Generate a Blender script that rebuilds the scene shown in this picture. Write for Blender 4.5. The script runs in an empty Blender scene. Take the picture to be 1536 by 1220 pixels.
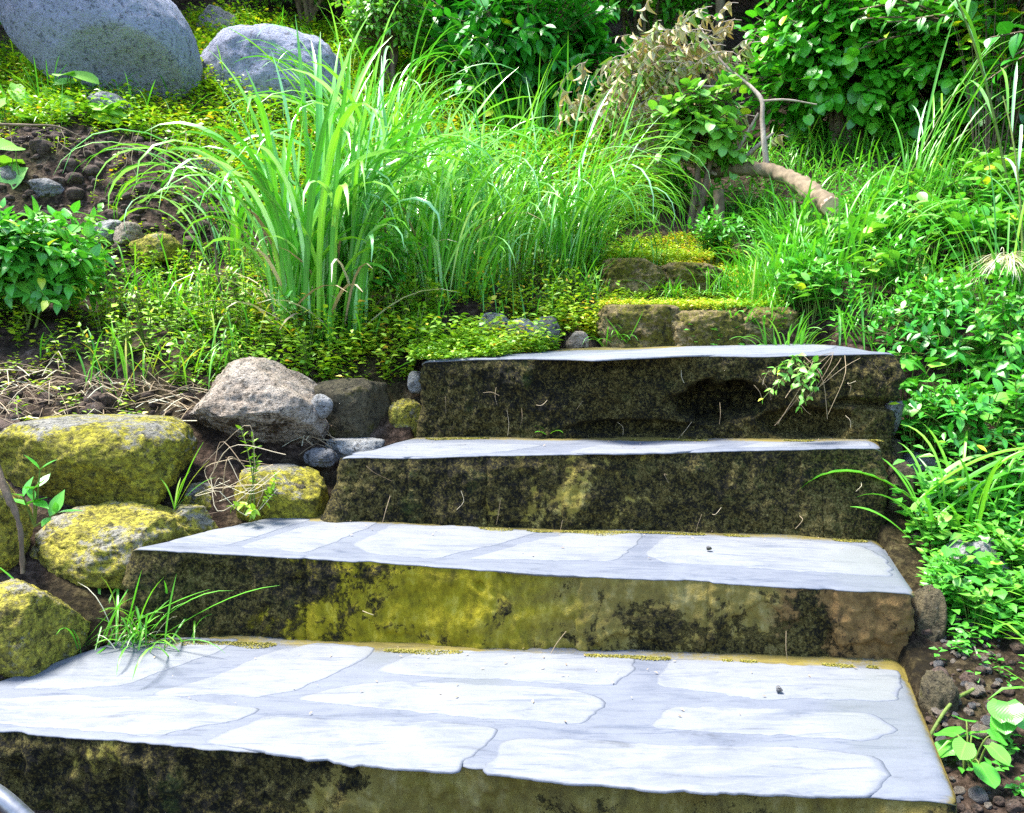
import bpy, math, random
import numpy as np
from mathutils import Vector

rng = np.random.default_rng(7)
random.seed(7)
SC = bpy.context.scene
COL = SC.collection
PI = math.pi

# ------------------------------------------------------------------ camera model (photo pixels 1536 x 1220)
F, CX, CY = 1200.0, 768.0, 610.0
TH = math.atan(140 / 1200.0)
H = 0.86
CAM = np.array([0.0, 0.0, H])
FW = np.array([0, math.cos(TH), -math.sin(TH)])
UP = np.array([0, math.sin(TH), math.cos(TH)])
RT = np.array([1.0, 0, 0])


def ray(px, py):
    return FW * F + RT * (px - CX) + UP * (CY - py)


def P(px, py, Y):
    d = ray(px, py)
    return CAM + d * (Y / d[1])


def PZ(px, py, z):
    d = ray(px, py)
    return CAM + d * ((z - H) / d[2])


def proj(p):
    q = np.asarray(p) - CAM
    c = q @ FW
    c = np.where(c < 1e-3, 1e-3, c)
    return CX + F * (q @ RT) / c, CY - F * (q @ UP) / c


# ------------------------------------------------------------------ vector noise
def _h(ix, iy, iz, seed):
    n = (ix * 374761393 + iy * 668265263 + iz * 2147483647 + seed * 1274126177) & 0xFFFFFFFF
    n = ((n ^ (n >> 13)) * 1274126177) & 0xFFFFFFFF
    n = ((n ^ (n >> 16)) * 2246822519) & 0xFFFFFFFF
    return (n ^ (n >> 15)) & 0xFFFFFFFF


_G = rng.normal(size=(256, 3))
_G /= np.linalg.norm(_G, axis=1)[:, None]


def pnoise(p, seed=0):
    p = np.asarray(p, float)
    i = np.floor(p).astype(np.int64)
    f = p - i
    u = f * f * f * (f * (f * 6 - 15) + 10)
    out = 0
    for dx in (0, 1):
        for dy in (0, 1):
            for dz in (0, 1):
                g = _G[_h(i[:, 0] + dx, i[:, 1] + dy, i[:, 2] + dz, seed) & 255]
                d = f - np.array([dx, dy, dz])
                w = (u[:, 0] if dx else 1 - u[:, 0]) * (u[:, 1] if dy else 1 - u[:, 1]) * (u[:, 2] if dz else 1 - u[:, 2])
                out = out + w * (g * d).sum(1)
    return out * 1.5


def fbm(p, octv=4, seed=0, gain=0.5, ridge=False):
    p = np.asarray(p, float)
    a, s = 1.0, 0.0
    for o in range(octv):
        n = pnoise(p, seed + o * 17)
        if ridge:
            n = 0.5 - np.abs(n) * 2
        s = s + a * n
        a *= gain
        p = p * 2.03 + 11.3
    return s


def sstep(a, b, x):
    t = np.clip((np.asarray(x, float) - a) / (b - a), 0, 1)
    return t * t * (3 - 2 * t)


def inpoly(x, y, poly):
    x = np.asarray(x); y = np.asarray(y)
    c = np.zeros(x.shape, bool)
    n = len(poly)
    for i in range(n):
        x1, y1 = poly[i][0], poly[i][1]
        x2, y2 = poly[(i + 1) % n][0], poly[(i + 1) % n][1]
        k = (y1 > y) != (y2 > y)
        with np.errstate(all='ignore'):
            c ^= k & (x < (x2 - x1) * (y - y1) / (y2 - y1 + 1e-12) + x1)
    return c


def nrm(a):
    return a / np.maximum(np.linalg.norm(a, axis=-1, keepdims=True), 1e-9)


# ------------------------------------------------------------------ mesh builder
class MB:
    def __init__(s):
        s.v, s.q, s.t, s.a, s.qm, s.tm, s.ng, s.n = [], [], [], [], [], [], [], 0

    def add(s, v, q=None, t=None, a=None, m=0):
        v = np.asarray(v, float).reshape(-1, 3)
        if a is None:
            a = np.zeros((len(v), 3))
        if q is not None and len(q):
            q = np.asarray(q, np.int64).reshape(-1, 4) + s.n
            s.q.append(q); s.qm.append(np.full(len(q), m))
        if t is not None and len(t):
            t = np.asarray(t, np.int64).reshape(-1, 3) + s.n
            s.t.append(t); s.tm.append(np.full(len(t), m))
        s.v.append(v); s.a.append(np.asarray(a, float)); s.n += len(v)

    def mesh(s, name, mats, off=(0, 0, 0), smooth=True):
        v = np.concatenate(s.v) - np.asarray(off)
        a = np.concatenate(s.a)
        q = np.concatenate(s.q) if s.q else np.zeros((0, 4), np.int64)
        t = np.concatenate(s.t) if s.t else np.zeros((0, 3), np.int64)
        me = bpy.data.meshes.new(name)
        me.vertices.add(len(v))
        me.vertices.foreach_set('co', v.astype(np.float32).ravel())
        lv = np.concatenate([q.ravel(), t.ravel()])
        tot = np.concatenate([np.full(len(q), 4), np.full(len(t), 3)])
        st = np.concatenate([[0], np.cumsum(tot)[:-1]]) if len(tot) else np.zeros(0)
        me.loops.add(len(lv))
        me.loops.foreach_set('vertex_index', lv.astype(np.int32))
        me.polygons.add(len(tot))
        me.polygons.foreach_set('loop_start', st.astype(np.int32))
        mi = np.concatenate(([x for x in s.qm] or [np.zeros(0)]) + ([x for x in s.tm] or [np.zeros(0)]))
        me.polygons.foreach_set('material_index', mi.astype(np.int32))
        me.polygons.foreach_set('use_smooth', np.full(len(tot), smooth, bool))
        at = me.attributes.new('lc', 'FLOAT_VECTOR', 'POINT')
        at.data.foreach_set('vector', a.astype(np.float32).ravel())
        for m in (mats if isinstance(mats, (list, tuple)) else [mats]):
            me.materials.append(m)
        me.update(calc_edges=True)
        me.validate()
        return me

    def build(s, name, mats, parent=None, loc=None, smooth=True):
        """one mesh object; vertices are given in world space, the origin goes to loc or the parent's location"""
        off = np.zeros(3)
        if parent is not None:
            q = parent
            while q is not None:
                off = off + np.array(q.location); q = q.parent
        if loc is not None:
            off = off + np.asarray(loc) if parent is not None else np.asarray(loc, float)
        o = bpy.data.objects.new(name, s.mesh(name, mats, off, smooth))
        COL.objects.link(o)
        if parent is not None:
            o.parent = parent
            if loc is not None:
                o.location = loc
        elif loc is not None:
            o.location = loc
        return o


def tag(o, label=None, cat=None, group=None, kind=None):
    if label: o['label'] = label
    if cat: o['category'] = cat
    if group: o['group'] = group
    if kind: o['kind'] = kind
    return o


def empty(name, loc, label, cat, group=None):
    o = bpy.data.objects.new(name, None)
    o.empty_display_size = 0.1
    COL.objects.link(o)
    o.location = [float(c) for c in loc]
    return tag(o, label, cat, group)


def dup(root, loc, rz=0.0, sc=1.0, label=None, group=None, tilt=(0, 0)):
    r = root.copy(); COL.objects.link(r)
    r.location = [float(c) for c in loc]; r.rotation_euler = (tilt[0], tilt[1], rz)
    r.scale = (sc, sc, sc) if not hasattr(sc, '__len__') else sc
    if label: r['label'] = label
    if group: r['group'] = group
    for ch in list(root.children):
        c = ch.copy(); COL.objects.link(c); c.parent = r
        for g in list(ch.children):
            d = g.copy(); COL.objects.link(d); d.parent = c
    return r


# ------------------------------------------------------------------ materials
class NT:
    def __init__(s, name):
        s.m = bpy.data.materials.new(name); s.m.use_nodes = True
        s.t = s.m.node_tree; s.t.nodes.clear()
        s.out = s.n('ShaderNodeOutputMaterial')

    def n(s, typ, **kw):
        nd = s.t.nodes.new(typ)
        for k, v in kw.items():
            if k.startswith('i_'):
                nd.inputs[k[2:].replace('_', ' ')].default_value = v
            else:
                setattr(nd, k, v)
        return nd

    def l(s, a, b):
        s.t.links.new(a, b)

    def val(s, x, sock):
        if hasattr(x, 'is_linked'):
            s.l(x, sock)
        else:
            sock.default_value = x

    def math(s, op, a, b=0.0, c=None, clamp=False):
        nd = s.n('ShaderNodeMath', operation=op, use_clamp=clamp)
        s.val(a, nd.inputs[0]); s.val(b, nd.inputs[1])
        if c is not None: s.val(c, nd.inputs[2])
        return nd.outputs[0]

    def mix(s, f, a, b, blend='MIX'):
        nd = s.n('ShaderNodeMix', data_type='RGBA', blend_type=blend)
        s.val(f, nd.inputs[0])
        for x, k in ((a, 6), (b, 7)):
            if hasattr(x, 'is_linked'): s.l(x, nd.inputs[k])
            else: nd.inputs[k].default_value = (*x, 1) if len(x) == 3 else x
        return nd.outputs[2]

    def noise(s, vec, scale, detail=4, rough=0.55, dist=0.0):
        nd = s.n('ShaderNodeTexNoise')
        nd.inputs['Scale'].default_value = scale; nd.inputs['Detail'].default_value = detail
        nd.inputs['Roughness'].default_value = rough; nd.inputs['Distortion'].default_value = dist
        s.l(vec, nd.inputs['Vector'])
        return nd.outputs['Fac']

    def voro(s, vec, scale, feature='F1', out='Distance'):
        nd = s.n('ShaderNodeTexVoronoi', feature=feature)
        nd.inputs['Scale'].default_value = scale
        s.l(vec, nd.inputs['Vector'])
        return nd.outputs[out]

    def ramp(s, f, stops, interp='LINEAR'):
        nd = s.n('ShaderNodeValToRGB')
        cr = nd.color_ramp; cr.interpolation = interp
        while len(cr.elements) < len(stops): cr.elements.new(0.5)
        for e, (p, c) in zip(cr.elements, stops):
            e.position = p; e.color = (*c, 1) if len(c) == 3 else c
        s.val(f, nd.inputs[0])
        return nd.outputs[0]

    def sm(s, x, a, b):
        nd = s.n('ShaderNodeMapRange', interpolation_type='SMOOTHSTEP')
        s.val(x, nd.inputs[0]); nd.inputs[1].default_value = a; nd.inputs[2].default_value = b
        return nd.outputs[0]

    def coord(s, which='Object', scale=None, rnd=False):
        c = s.n('ShaderNodeTexCoord').outputs[which]
        if scale or rnd:
            mp = s.n('ShaderNodeMapping')
            if scale: mp.inputs['Scale'].default_value = scale
            s.l(c, mp.inputs['Vector'])
            c = mp.outputs[0]
        return c

    def bump(s, h, strength, dist, normal=None):
        nd = s.n('ShaderNodeBump'); nd.inputs['Strength'].default_value = strength; nd.inputs['Distance'].default_value = dist
        s.l(h, nd.inputs['Height'])
        if normal is not None: s.l(normal, nd.inputs['Normal'])
        return nd.outputs[0]

    def princ(s, col, rough=0.8, normal=None, spec=0.4):
        b = s.n('ShaderNodeBsdfPrincipled')
        if hasattr(col, 'is_linked'): s.l(col, b.inputs['Base Color'])
        else: b.inputs['Base Color'].default_value = (*col, 1)
        s.val(rough, b.inputs['Roughness'])
        s.val(spec, b.inputs['Specular IOR Level'])
        if normal is not None: s.l(normal, b.inputs['Normal'])
        return b.outputs[0]

    def done(s, sh):
        s.l(sh, s.out.inputs['Surface']); return s.m


def leaf_mat(name, stops, rough=0.38, trans=0.3, tcol=(1.25, 1.3, 0.5), rib=0.35, spec=0.75, veins=0.13, vscale=9.0, gain=1.7):
    k = NT(name)
    at = k.n('ShaderNodeAttribute', attribute_name='lc')
    sp = k.n('ShaderNodeSeparateXYZ'); k.l(at.outputs['Vector'], sp.inputs[0])
    u, v, r = sp.outputs
    oi = k.n('ShaderNodeObjectInfo')
    rr = k.math('MINIMUM', 1.0, k.math('ADD', r, k.math('MULTIPLY', oi.outputs['Random'], 0.08)))
    col = k.ramp(rr, [(p_, tuple(min(0.8, c_ * gain) for c_ in cc)) for p_, cc in stops])
    ob = k.coord('Object')
    nz = k.noise(ob, 60, 3)
    col = k.mix(k.math('MULTIPLY', nz, 0.35), col, k.mix(1.0, col, (0.6, 0.7, 0.5), 'MULTIPLY'))
    au = k.math('ABSOLUTE', u)
    ribm = k.math('SUBTRACT', 1.0, k.sm(au, 0.03, 0.12))
    col = k.mix(k.math('MULTIPLY', ribm, rib), col, k.mix(1.0, col, (2.2, 2.0, 2.2), 'MULTIPLY'))
    nrmn = None
    if veins > 0:
        w = k.math('SINE', k.math('MULTIPLY', k.math('SUBTRACT', v, k.math('MULTIPLY', au, 0.45)), vscale * 6.28))
        hh = k.math('ADD', k.math('MULTIPLY', w, 0.5), k.math('MULTIPLY', nz, 1.2))
        nrmn = k.bump(hh, veins, 0.003)
    b = k.princ(col, rough, nrmn, spec)
    tr = k.n('ShaderNodeBsdfTranslucent')
    k.l(k.mix(1.0, col, tcol, 'MULTIPLY'), tr.inputs['Color'])
    mx = k.n('ShaderNodeMixShader'); mx.inputs[0].default_value = trans * 0.72
    k.l(b, mx.inputs[1]); k.l(tr.outputs[0], mx.inputs[2])
    return k.done(mx.outputs[0])


def bark_mat(name, c1, c2, scale=30, rough=0.85):
    k = NT(name)
    o = k.coord('Object', (1, 1, 0.35))
    n1 = k.noise(o, scale, 6, 0.65); n2 = k.noise(o, scale * 0.2, 3)
    f = k.math('ADD', k.math('MULTIPLY', n1, 0.7), k.math('MULTIPLY', n2, 0.5))
    c = k.ramp(f, [(0.35, c1), (0.75, c2)])
    return k.done(k.princ(c, rough, k.bump(n1, 0.6, 0.01), 0.3))


def rock_mat(name, c_lo, c_hi, moss=(0.2, 0.2, 0.01), amt=0.5, speck=0.5, up=0.5, mscale=5.0, dark=(0.02, 0.02, 0.015), pits=1.0, grain=0.75):
    """weathered stone: two greys, mineral specks, pits, a lichen and moss film that breaks up with noise"""
    k = NT(name)
    o = k.coord('Object')
    oi = k.n('ShaderNodeObjectInfo')
    ad = k.n('ShaderNodeVectorMath', operation='ADD'); k.l(o, ad.inputs[0])
    cb = k.n('ShaderNodeCombineXYZ')
    for i in range(3): k.l(k.math('MULTIPLY', oi.outputs['Random'], 17.0 + i * 9), cb.inputs[i])
    k.l(cb.outputs[0], ad.inputs[1]); o = ad.outputs[0]
    big = k.noise(o, 4, 5, 0.6); fine = k.noise(o, 55, 6, 0.7); mid = k.noise(o, 16, 5, 0.65, 0.6)
    c = k.ramp(k.math('ADD', k.math('MULTIPLY', big, 0.55), k.math('MULTIPLY', mid, 0.45)), [(0.3, c_lo), (0.68, c_hi)])
    sp = k.noise(o, 160, 2, 0.5)
    c = k.mix(k.math('MULTIPLY', k.sm(sp, 0.58, 0.7), speck), c, dark)
    c = k.mix(k.math('MULTIPLY', k.sm(fine, 0.6, 0.8), speck * 0.8), c, (0.75, 0.75, 0.72))
    pit = k.sm(k.noise(o, 30, 6, 0.78), 0.45, 0.33)
    c = k.mix(k.math('MULTIPLY', pit, 0.8 * pits), c, dark)
    g = k.n('ShaderNodeNewGeometry'); sx = k.n('ShaderNodeSeparateXYZ'); k.l(g.outputs['Normal'], sx.inputs[0])
    mn = k.noise(o, mscale, 7, 0.68, 0.4); mf = k.noise(o, mscale * 9, 5, 0.7)
    mm = k.math('ADD', k.math('ADD', k.math('MULTIPLY', mn, 1.0), k.math('MULTIPLY', mf, 0.5)), k.math('MULTIPLY', sx.outputs[2], -up * 0.25))
    mk = k.sm(mm, 1.12 - amt * 0.62, 1.28 - amt * 0.62)
    mvar = k.mix(k.sm(mf, 0.35, 0.7), k.mix(1.0, moss, (0.28, 0.3, 0.3), 'MULTIPLY') if False else tuple(x * 0.28 for x in moss), moss)
    c = k.mix(k.math('MULTIPLY', mk, 0.92), c, mvar)
    c = k.mix(k.math('MULTIPLY', k.math('MULTIPLY', mk, pit), 0.8), c, dark)
    gr = k.noise(k.coord('Object', (1, 1, 1.9)), 75, 5, 0.78, 0.4)
    c = k.mix(k.math('MULTIPLY', k.sm(gr, 0.50, 0.36), grain), c, k.mix(1.0, c, (0.12, 0.11, 0.08), 'MULTIPLY'))
    c = k.mix(k.math('MULTIPLY', k.sm(gr, 0.56, 0.72), grain * 0.8), c, k.mix(1.0, c, (1.7, 1.65, 1.6), 'MULTIPLY'))
    hh = k.math('ADD', k.math('MULTIPLY', k.math('ADD', fine, gr), 0.5), k.math('ADD', mid, k.math('MULTIPLY', pit, -0.7)))
    nb = k.bump(hh, 1.0, 0.03)
    return k.done(k.princ(c, 0.82, nb, 0.3))


def riser_mat():
    """mossy masonry. lc.x = bare render amount, lc.y = yellow algae film, lc.z = brown stone amount"""
    k = NT('mossy_masonry')
    o = k.coord('Object')
    os_ = k.coord('Object', (1, 1, 0.55))
    at = k.n('ShaderNodeAttribute', attribute_name='lc')
    sp = k.n('ShaderNodeSeparateXYZ'); k.l(at.outputs['Vector'], sp.inputs[0])
    n1 = k.noise(o, 7, 8, 0.7, 0.5); n2 = k.noise(o, 45, 7, 0.75, 0.3); n3 = k.noise(os_, 26, 5, 0.7); n4 = k.noise(o, 140, 4, 0.7)
    mossd = k.ramp(k.math('ADD', k.math('MULTIPLY', n2, 0.36), k.math('ADD', k.math('MULTIPLY', n4, 0.38), k.math('ADD', k.math('MULTIPLY', n1, 0.14), k.math('MULTIPLY', k.noise(o, 2.3, 4, 0.6), 0.14)))),
                   [(0.445, (0.0018, 0.0022, 0.001)), (0.49, (0.018, 0.015, 0.003)), (0.53, (0.085, 0.068, 0.013)), (0.64, (0.28, 0.235, 0.09))])
    gm = k.sm(k.noise(o, 9, 6, 0.7), 0.56, 0.7)
    mossd = k.mix(k.math('MULTIPLY', gm, 0.7), mossd, k.ramp(n2, [(0.35, (0.002, 0.006, 0.001)), (0.7, (0.03, 0.07, 0.004))]))
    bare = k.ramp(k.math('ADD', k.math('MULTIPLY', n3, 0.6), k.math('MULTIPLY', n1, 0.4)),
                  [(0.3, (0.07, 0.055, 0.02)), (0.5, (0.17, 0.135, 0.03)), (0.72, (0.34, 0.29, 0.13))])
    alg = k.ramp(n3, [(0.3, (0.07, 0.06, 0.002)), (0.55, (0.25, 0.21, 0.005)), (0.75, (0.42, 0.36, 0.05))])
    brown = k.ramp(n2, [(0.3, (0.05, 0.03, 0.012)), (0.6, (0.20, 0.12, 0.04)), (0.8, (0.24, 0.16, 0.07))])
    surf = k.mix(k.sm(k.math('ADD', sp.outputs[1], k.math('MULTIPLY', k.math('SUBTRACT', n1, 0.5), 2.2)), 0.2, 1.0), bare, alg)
    surf = k.mix(k.sm(k.math('ADD', sp.outputs[2], k.math('MULTIPLY', k.math('SUBTRACT', n1, 0.5), 1.4)), 0.4, 0.65), surf, brown)
    b = k.math('ADD', sp.outputs[0], k.math('ADD', k.math('MULTIPLY', k.math('SUBTRACT', n1, 0.5), 1.5), k.math('MULTIPLY', k.math('SUBTRACT', n2, 0.5), 0.8)))
    bm = k.sm(b, 0.45, 0.6)
    c = k.mix(bm, mossd, surf)
    hh = k.math('ADD', k.math('MULTIPLY', n2, k.math('SUBTRACT', 1.3, bm)), k.math('ADD', k.math('MULTIPLY', n3, 0.25), k.math('MULTIPLY', n1, 0.4)))
    return k.done(k.princ(c, 0.85, k.bump(hh, 1.0, 0.02), 0.25))


def tread_mat(name, base, dirt, rim=None):
    k = NT(name)
    o = k.coord('Object'); os_ = k.coord('Object', (0.35, 1.6, 1))
    n1 = k.noise(o, 3.5, 6, 0.65, 0.6); n2 = k.noise(os_, 22, 7, 0.7, 0.8); n3 = k.noise(o, 120, 4, 0.7); n4 = k.noise(o, 1.7, 3)
    st_ = k.noise(k.coord('Object', (0.5, 5.0, 1)), 9, 7, 0.72, 0.6)
    c = k.ramp(k.math('ADD', k.math('MULTIPLY', n1, 0.45), k.math('MULTIPLY', n2, 0.55)),
               [(0.30, tuple(x * y for x, y in zip(base, (0.55, 0.60, 0.70)))), (0.5, base), (0.7, tuple(min(1, x * 1.22) for x in base))])
    c = k.mix(k.math('MULTIPLY', k.sm(st_, 0.45, 0.34), 0.75), c, tuple(x * y for x, y in zip(base, (0.5, 0.56, 0.68))))
    c = k.mix(k.math('MULTIPLY', k.sm(n2, 0.40, 0.30), 0.5), c, tuple(x * 0.5 for x in base))
    c = k.mix(k.math('MULTIPLY', k.sm(n3, 0.64, 0.74), 0.55), c, (0.1, 0.095, 0.08))
    c = k.mix(k.math('MULTIPLY', k.sm(n4, 0.54, 0.68), 0.45), c, tuple(x * y for x, y in zip(base, (0.75, 0.78, 0.62))))
    at = k.n('ShaderNodeAttribute', attribute_name='lc')
    sp = k.n('ShaderNodeSeparateXYZ'); k.l(at.outputs['Vector'], sp.inputs[0])
    e = k.math('ADD', sp.outputs[0], k.math('MULTIPLY', k.math('SUBTRACT', n1, 0.5), 1.2))
    em = k.sm(k.math('ADD', e, k.math('MULTIPLY', k.math('SUBTRACT', n3, 0.5), 0.5)), 0.5, 0.85)
    if rim:
        ry = k.math('ADD', sp.outputs[1], k.math('ADD', k.math('MULTIPLY', k.math('SUBTRACT', n1, 0.5), 1.3), k.math('MULTIPLY', k.math('SUBTRACT', n2, 0.5), 0.9)))
        c = k.mix(k.sm(ry, 0.62, 0.95), c, rim)
    dc = k.ramp(n2, [(0.3, tuple(x * 0.35 for x in dirt)), (0.7, dirt)])
    c = k.mix(k.math('MULTIPLY', em, dirt[0] * 0 + 0.9), c, dc)
    hh = k.math('ADD', k.math('MULTIPLY', st_, 1.2), k.math('ADD', k.math('MULTIPLY', n2, 0.6), k.math('MULTIPLY', n3, 0.3)))
    return k.done(k.princ(c, 0.62, k.bump(hh, 0.45, 0.006), 0.35))


def soil_mat():
    k = NT('soil')
    o = k.coord('Object')
    n1 = k.noise(o, 5, 8, 0.7, 0.5); n2 = k.noise(o, 40, 7, 0.75); n3 = k.noise(o, 1.3, 3)
    c = k.ramp(k.math('ADD', k.math('MULTIPLY', n1, 0.4), k.math('MULTIPLY', n2, 0.6)),
               [(0.34, (0.006, 0.004, 0.003)), (0.47, (0.03, 0.018, 0.011)), (0.55, (0.10, 0.065, 0.046)), (0.68, (0.26, 0.2, 0.16))])
    c = k.mix(k.sm(n3, 0.5, 0.62), c, k.mix(1.0, c, (0.75, 0.9, 0.5), 'MULTIPLY'))
    vz = k.voro(o, 45)
    hh = k.math('ADD', k.math('MULTIPLY', n2, 1.0), k.math('ADD', k.math('MULTIPLY', n1, 0.7), k.math('MULTIPLY', vz, -0.4)))
    return k.done(k.princ(c, 0.92, k.bump(hh, 1.0, 0.03), 0.2))


M = {}
M['soil'] = soil_mat()
M['riser'] = riser_mat()
M['mortar'] = tread_mat('mortar', (0.130, 0.143, 0.173), (0.22, 0.17, 0.015))
M['flag'] = tread_mat('flagstone', (0.176, 0.186, 0.204), (0.22, 0.19, 0.03), (0.130, 0.143, 0.173))
M['granite'] = rock_mat('blue_granite', (0.29, 0.31, 0.42), (0.37, 0.39, 0.51), (0.10, 0.12, 0.02), 0.0, 0.35, mscale=3, pits=0.3, grain=0.35)
M['mossrock'] = rock_mat('mossy_stone', (0.16, 0.15, 0.11), (0.36, 0.35, 0.32), (0.56, 0.50, 0.018), 1.1, 0.5, up=1.0, mscale=6)
M['mossrock2'] = rock_mat('lichen_stone', (0.20, 0.18, 0.11), (0.42, 0.40, 0.34), (0.66, 0.58, 0.05), 0.95, 0.7, up=0.4, mscale=7)
M['brownrock'] = rock_mat('brown_stone', (0.29, 0.21, 0.145), (0.56, 0.50, 0.42), (0.09, 0.05, 0.016), 0.5, 0.8, up=0.5, mscale=9)
M['greyrock'] = rock_mat('grey_stone', (0.13, 0.13, 0.135), (0.32, 0.315, 0.315), (0.16, 0.15, 0.02), 0.45, 0.6, up=0.7, mscale=7)
M['palerock'] = rock_mat('pale_stone', (0.28, 0.28, 0.26), (0.42, 0.42, 0.42), (0.35, 0.3, 0.02), 0.18, 0.3, up=0.8, mscale=7)
M['stepstone'] = rock_mat('step_stone', (0.15, 0.105, 0.04), (0.40, 0.31, 0.15), (0.20, 0.19, 0.012), 0.78, 0.6, up=0.2, mscale=7)
M['darkrock'] = rock_mat('dark_stone', (0.03, 0.028, 0.018), (0.17, 0.14, 0.075), (0.09, 0.085, 0.008), 0.55, 0.6, up=0.1, mscale=8)
M['soilclod'] = rock_mat('soil_clod', (0.04, 0.025, 0.017), (0.16, 0.11, 0.085), (0.10, 0.07, 0.03), 0.3, 0.5)
M['lemon'] = leaf_mat('lemongrass_blade', [(0, (0.025, 0.13, 0.01)), (0.3, (0.06, 0.25, 0.02)), (0.5, (0.16, 0.36, 0.025)), (0.62, (0.19, 0.40, 0.16)), (0.85, (0.26, 0.45, 0.26)), (1, (0.36, 0.40, 0.04))], 0.28, 0.28, rib=0.5, veins=0.0, spec=1.0)  # pale cyan stops paint bluish sky highlights into the colour of some blades
M['grass'] = leaf_mat('grass_blade', [(0, (0.035, 0.16, 0.01)), (0.5, (0.075, 0.27, 0.018)), (0.85, (0.16, 0.34, 0.02)), (1, (0.40, 0.36, 0.06))], 0.4, 0.3, rib=0.2, veins=0.0)
M['weed'] = leaf_mat('weed_leaf', [(0, (0.05, 0.16, 0.008)), (0.4, (0.12, 0.25, 0.01)), (0.75, (0.22, 0.33, 0.014)), (0.95, (0.36, 0.36, 0.016)), (1, (0.42, 0.24, 0.02))], 0.42, 0.3, rib=0.25, veins=0.15)
M['moss'] = leaf_mat('moss_cushion', [(0, (0.04, 0.045, 0.004)), (0.5, (0.12, 0.11, 0.006)), (1, (0.26, 0.21, 0.015))], 0.7, 0.2, rib=0, veins=0.0)
M['deep'] = leaf_mat('dark_glossy_leaf', [(0, (0.010, 0.09, 0.008)), (0.5, (0.026, 0.19, 0.014)), (0.85, (0.06, 0.27, 0.02)), (0.93, (0.15, 0.29, 0.012)), (1, (0.3, 0.33, 0.012))], 0.33, 0.22, rib=0.3)
M['heart'] = leaf_mat('heart_leaf', [(0, (0.025, 0.16, 0.008)), (0.5, (0.06, 0.29, 0.018)), (0.85, (0.13, 0.36, 0.02)), (0.95, (0.38, 0.45, 0.02)), (1, (0.48, 0.42, 0.02))], 0.32, 0.30, rib=0.3)
M['mid'] = leaf_mat('green_leaf', [(0, (0.03, 0.15, 0.012)), (0.5, (0.06, 0.26, 0.025)), (0.9, (0.13, 0.33, 0.03)), (1, (0.3, 0.37, 0.02))], 0.36, 0.28, rib=0.35)
M['bushl'] = leaf_mat('pale_leaf', [(0, (0.05, 0.18, 0.02)), (0.5, (0.11, 0.29, 0.035)), (0.9, (0.2, 0.36, 0.04)), (1, (0.36, 0.38, 0.02))], 0.42, 0.3, rib=0.3)
M['wilt'] = leaf_mat('wilted_leaf', [(0, (0.10, 0.075, 0.03)), (0.25, (0.24, 0.18, 0.07)), (0.5, (0.32, 0.26, 0.12)), (0.58, (0.40, 0.36, 0.26)), (0.66, (0.14, 0.20, 0.03)), (1, (0.15, 0.30, 0.035))], 0.55, 0.25, (1.1, 1.0, 0.6), rib=0.2)
M['straw'] = leaf_mat('dry_straw', [(0, (0.10, 0.065, 0.035)), (0.5, (0.30, 0.22, 0.13)), (1, (0.52, 0.44, 0.33))], 0.7, 0.1, (1, 1, 1), rib=0, veins=0)
M['seed'] = leaf_mat('seed_bristle', [(0, (0.45, 0.38, 0.16)), (1, (0.68, 0.62, 0.4))], 0.6, 0.3, (1, 1, 0.8), rib=0, veins=0)
M['stem'] = bark_mat('green_stem', (0.05, 0.10, 0.015), (0.16, 0.22, 0.04), 60, 0.6)
M['twig'] = bark_mat('brown_twig', (0.04, 0.025, 0.015), (0.20, 0.15, 0.10), 60)
M['drytwig'] = bark_mat('dry_twig', (0.14, 0.10, 0.07), (0.42, 0.36, 0.30), 60)
M['bark'] = bark_mat('pale_bark', (0.05, 0.036, 0.02), (0.25, 0.19, 0.12), 24)
M['cut'] = bark_mat('cut_wood', (0.28, 0.13, 0.08), (0.55, 0.38, 0.30), 18)
M['petal'] = leaf_mat('orange_petal', [(0, (0.6, 0.24, 0.01)), (1, (0.75, 0.4, 0.02))], 0.5, 0.3, (1, 1, 0.8), rib=0, veins=0)


def pipe_mat():
    k = NT('grey_metal')
    o = k.coord('Object')
    n = k.noise(o, 30, 5, 0.7)
    c = k.ramp(n, [(0.3, (0.12, 0.13, 0.15)), (0.7, (0.3, 0.31, 0.34))])
    b = k.n('ShaderNodeBsdfPrincipled'); k.l(c, b.inputs['Base Color'])
    b.inputs['Metallic'].default_value = 0.7; b.inputs['Roughness'].default_value = 0.38
    return k.done(b.outputs[0])


M['pipe'] = pipe_mat()


# ------------------------------------------------------------------ shape generators
def leaf_t(n=6, ratio=0.5, kind='ovate', fold=0.25, droop=0.25, wave=0.0):
    t = np.linspace(0, 1, n + 1)
    if kind == 'ovate':
        w = np.sin(PI * t ** 0.72) ** 0.85 * (1 - 0.25 * t)
    elif kind == 'heart':
        w = np.clip(np.sqrt(np.clip(t + 0.03, 0, 1)) * 1.9 * (1 - t) ** 0.62, 0, None); w[0] = 0.55
    elif kind == 'lance':
        w = np.sin(PI * t ** 0.85) ** 1.1
    elif kind == 'round':
        w = np.sqrt(np.clip(1 - (2 * t - 1) ** 2, 0, 1))
    else:
        w = (1 - t) ** 0.5
    w = w / w.max() * ratio * 0.5
    w = np.maximum(w, 0.004)
    z = -droop * t ** 2 + wave * np.sin(t * 9)
    vs, uv = [], []
    for i in range(n + 1):
        dy = -0.10 * ratio if kind == 'heart' and i == 0 else 0
        for s in (-1, 0, 1):
            vs.append((s * w[i], t[i] + (dy if s else 0), z[i] + abs(s) * w[i] * fold))
            uv.append((s * 1.0, t[i]))
    fs = []
    for i in range(n):
        for s in range(2):
            a = i * 3 + s
            fs.append((a, a + 1, a + 4, a + 3))
    return np.array(vs), np.array(fs), np.array(uv)


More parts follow.
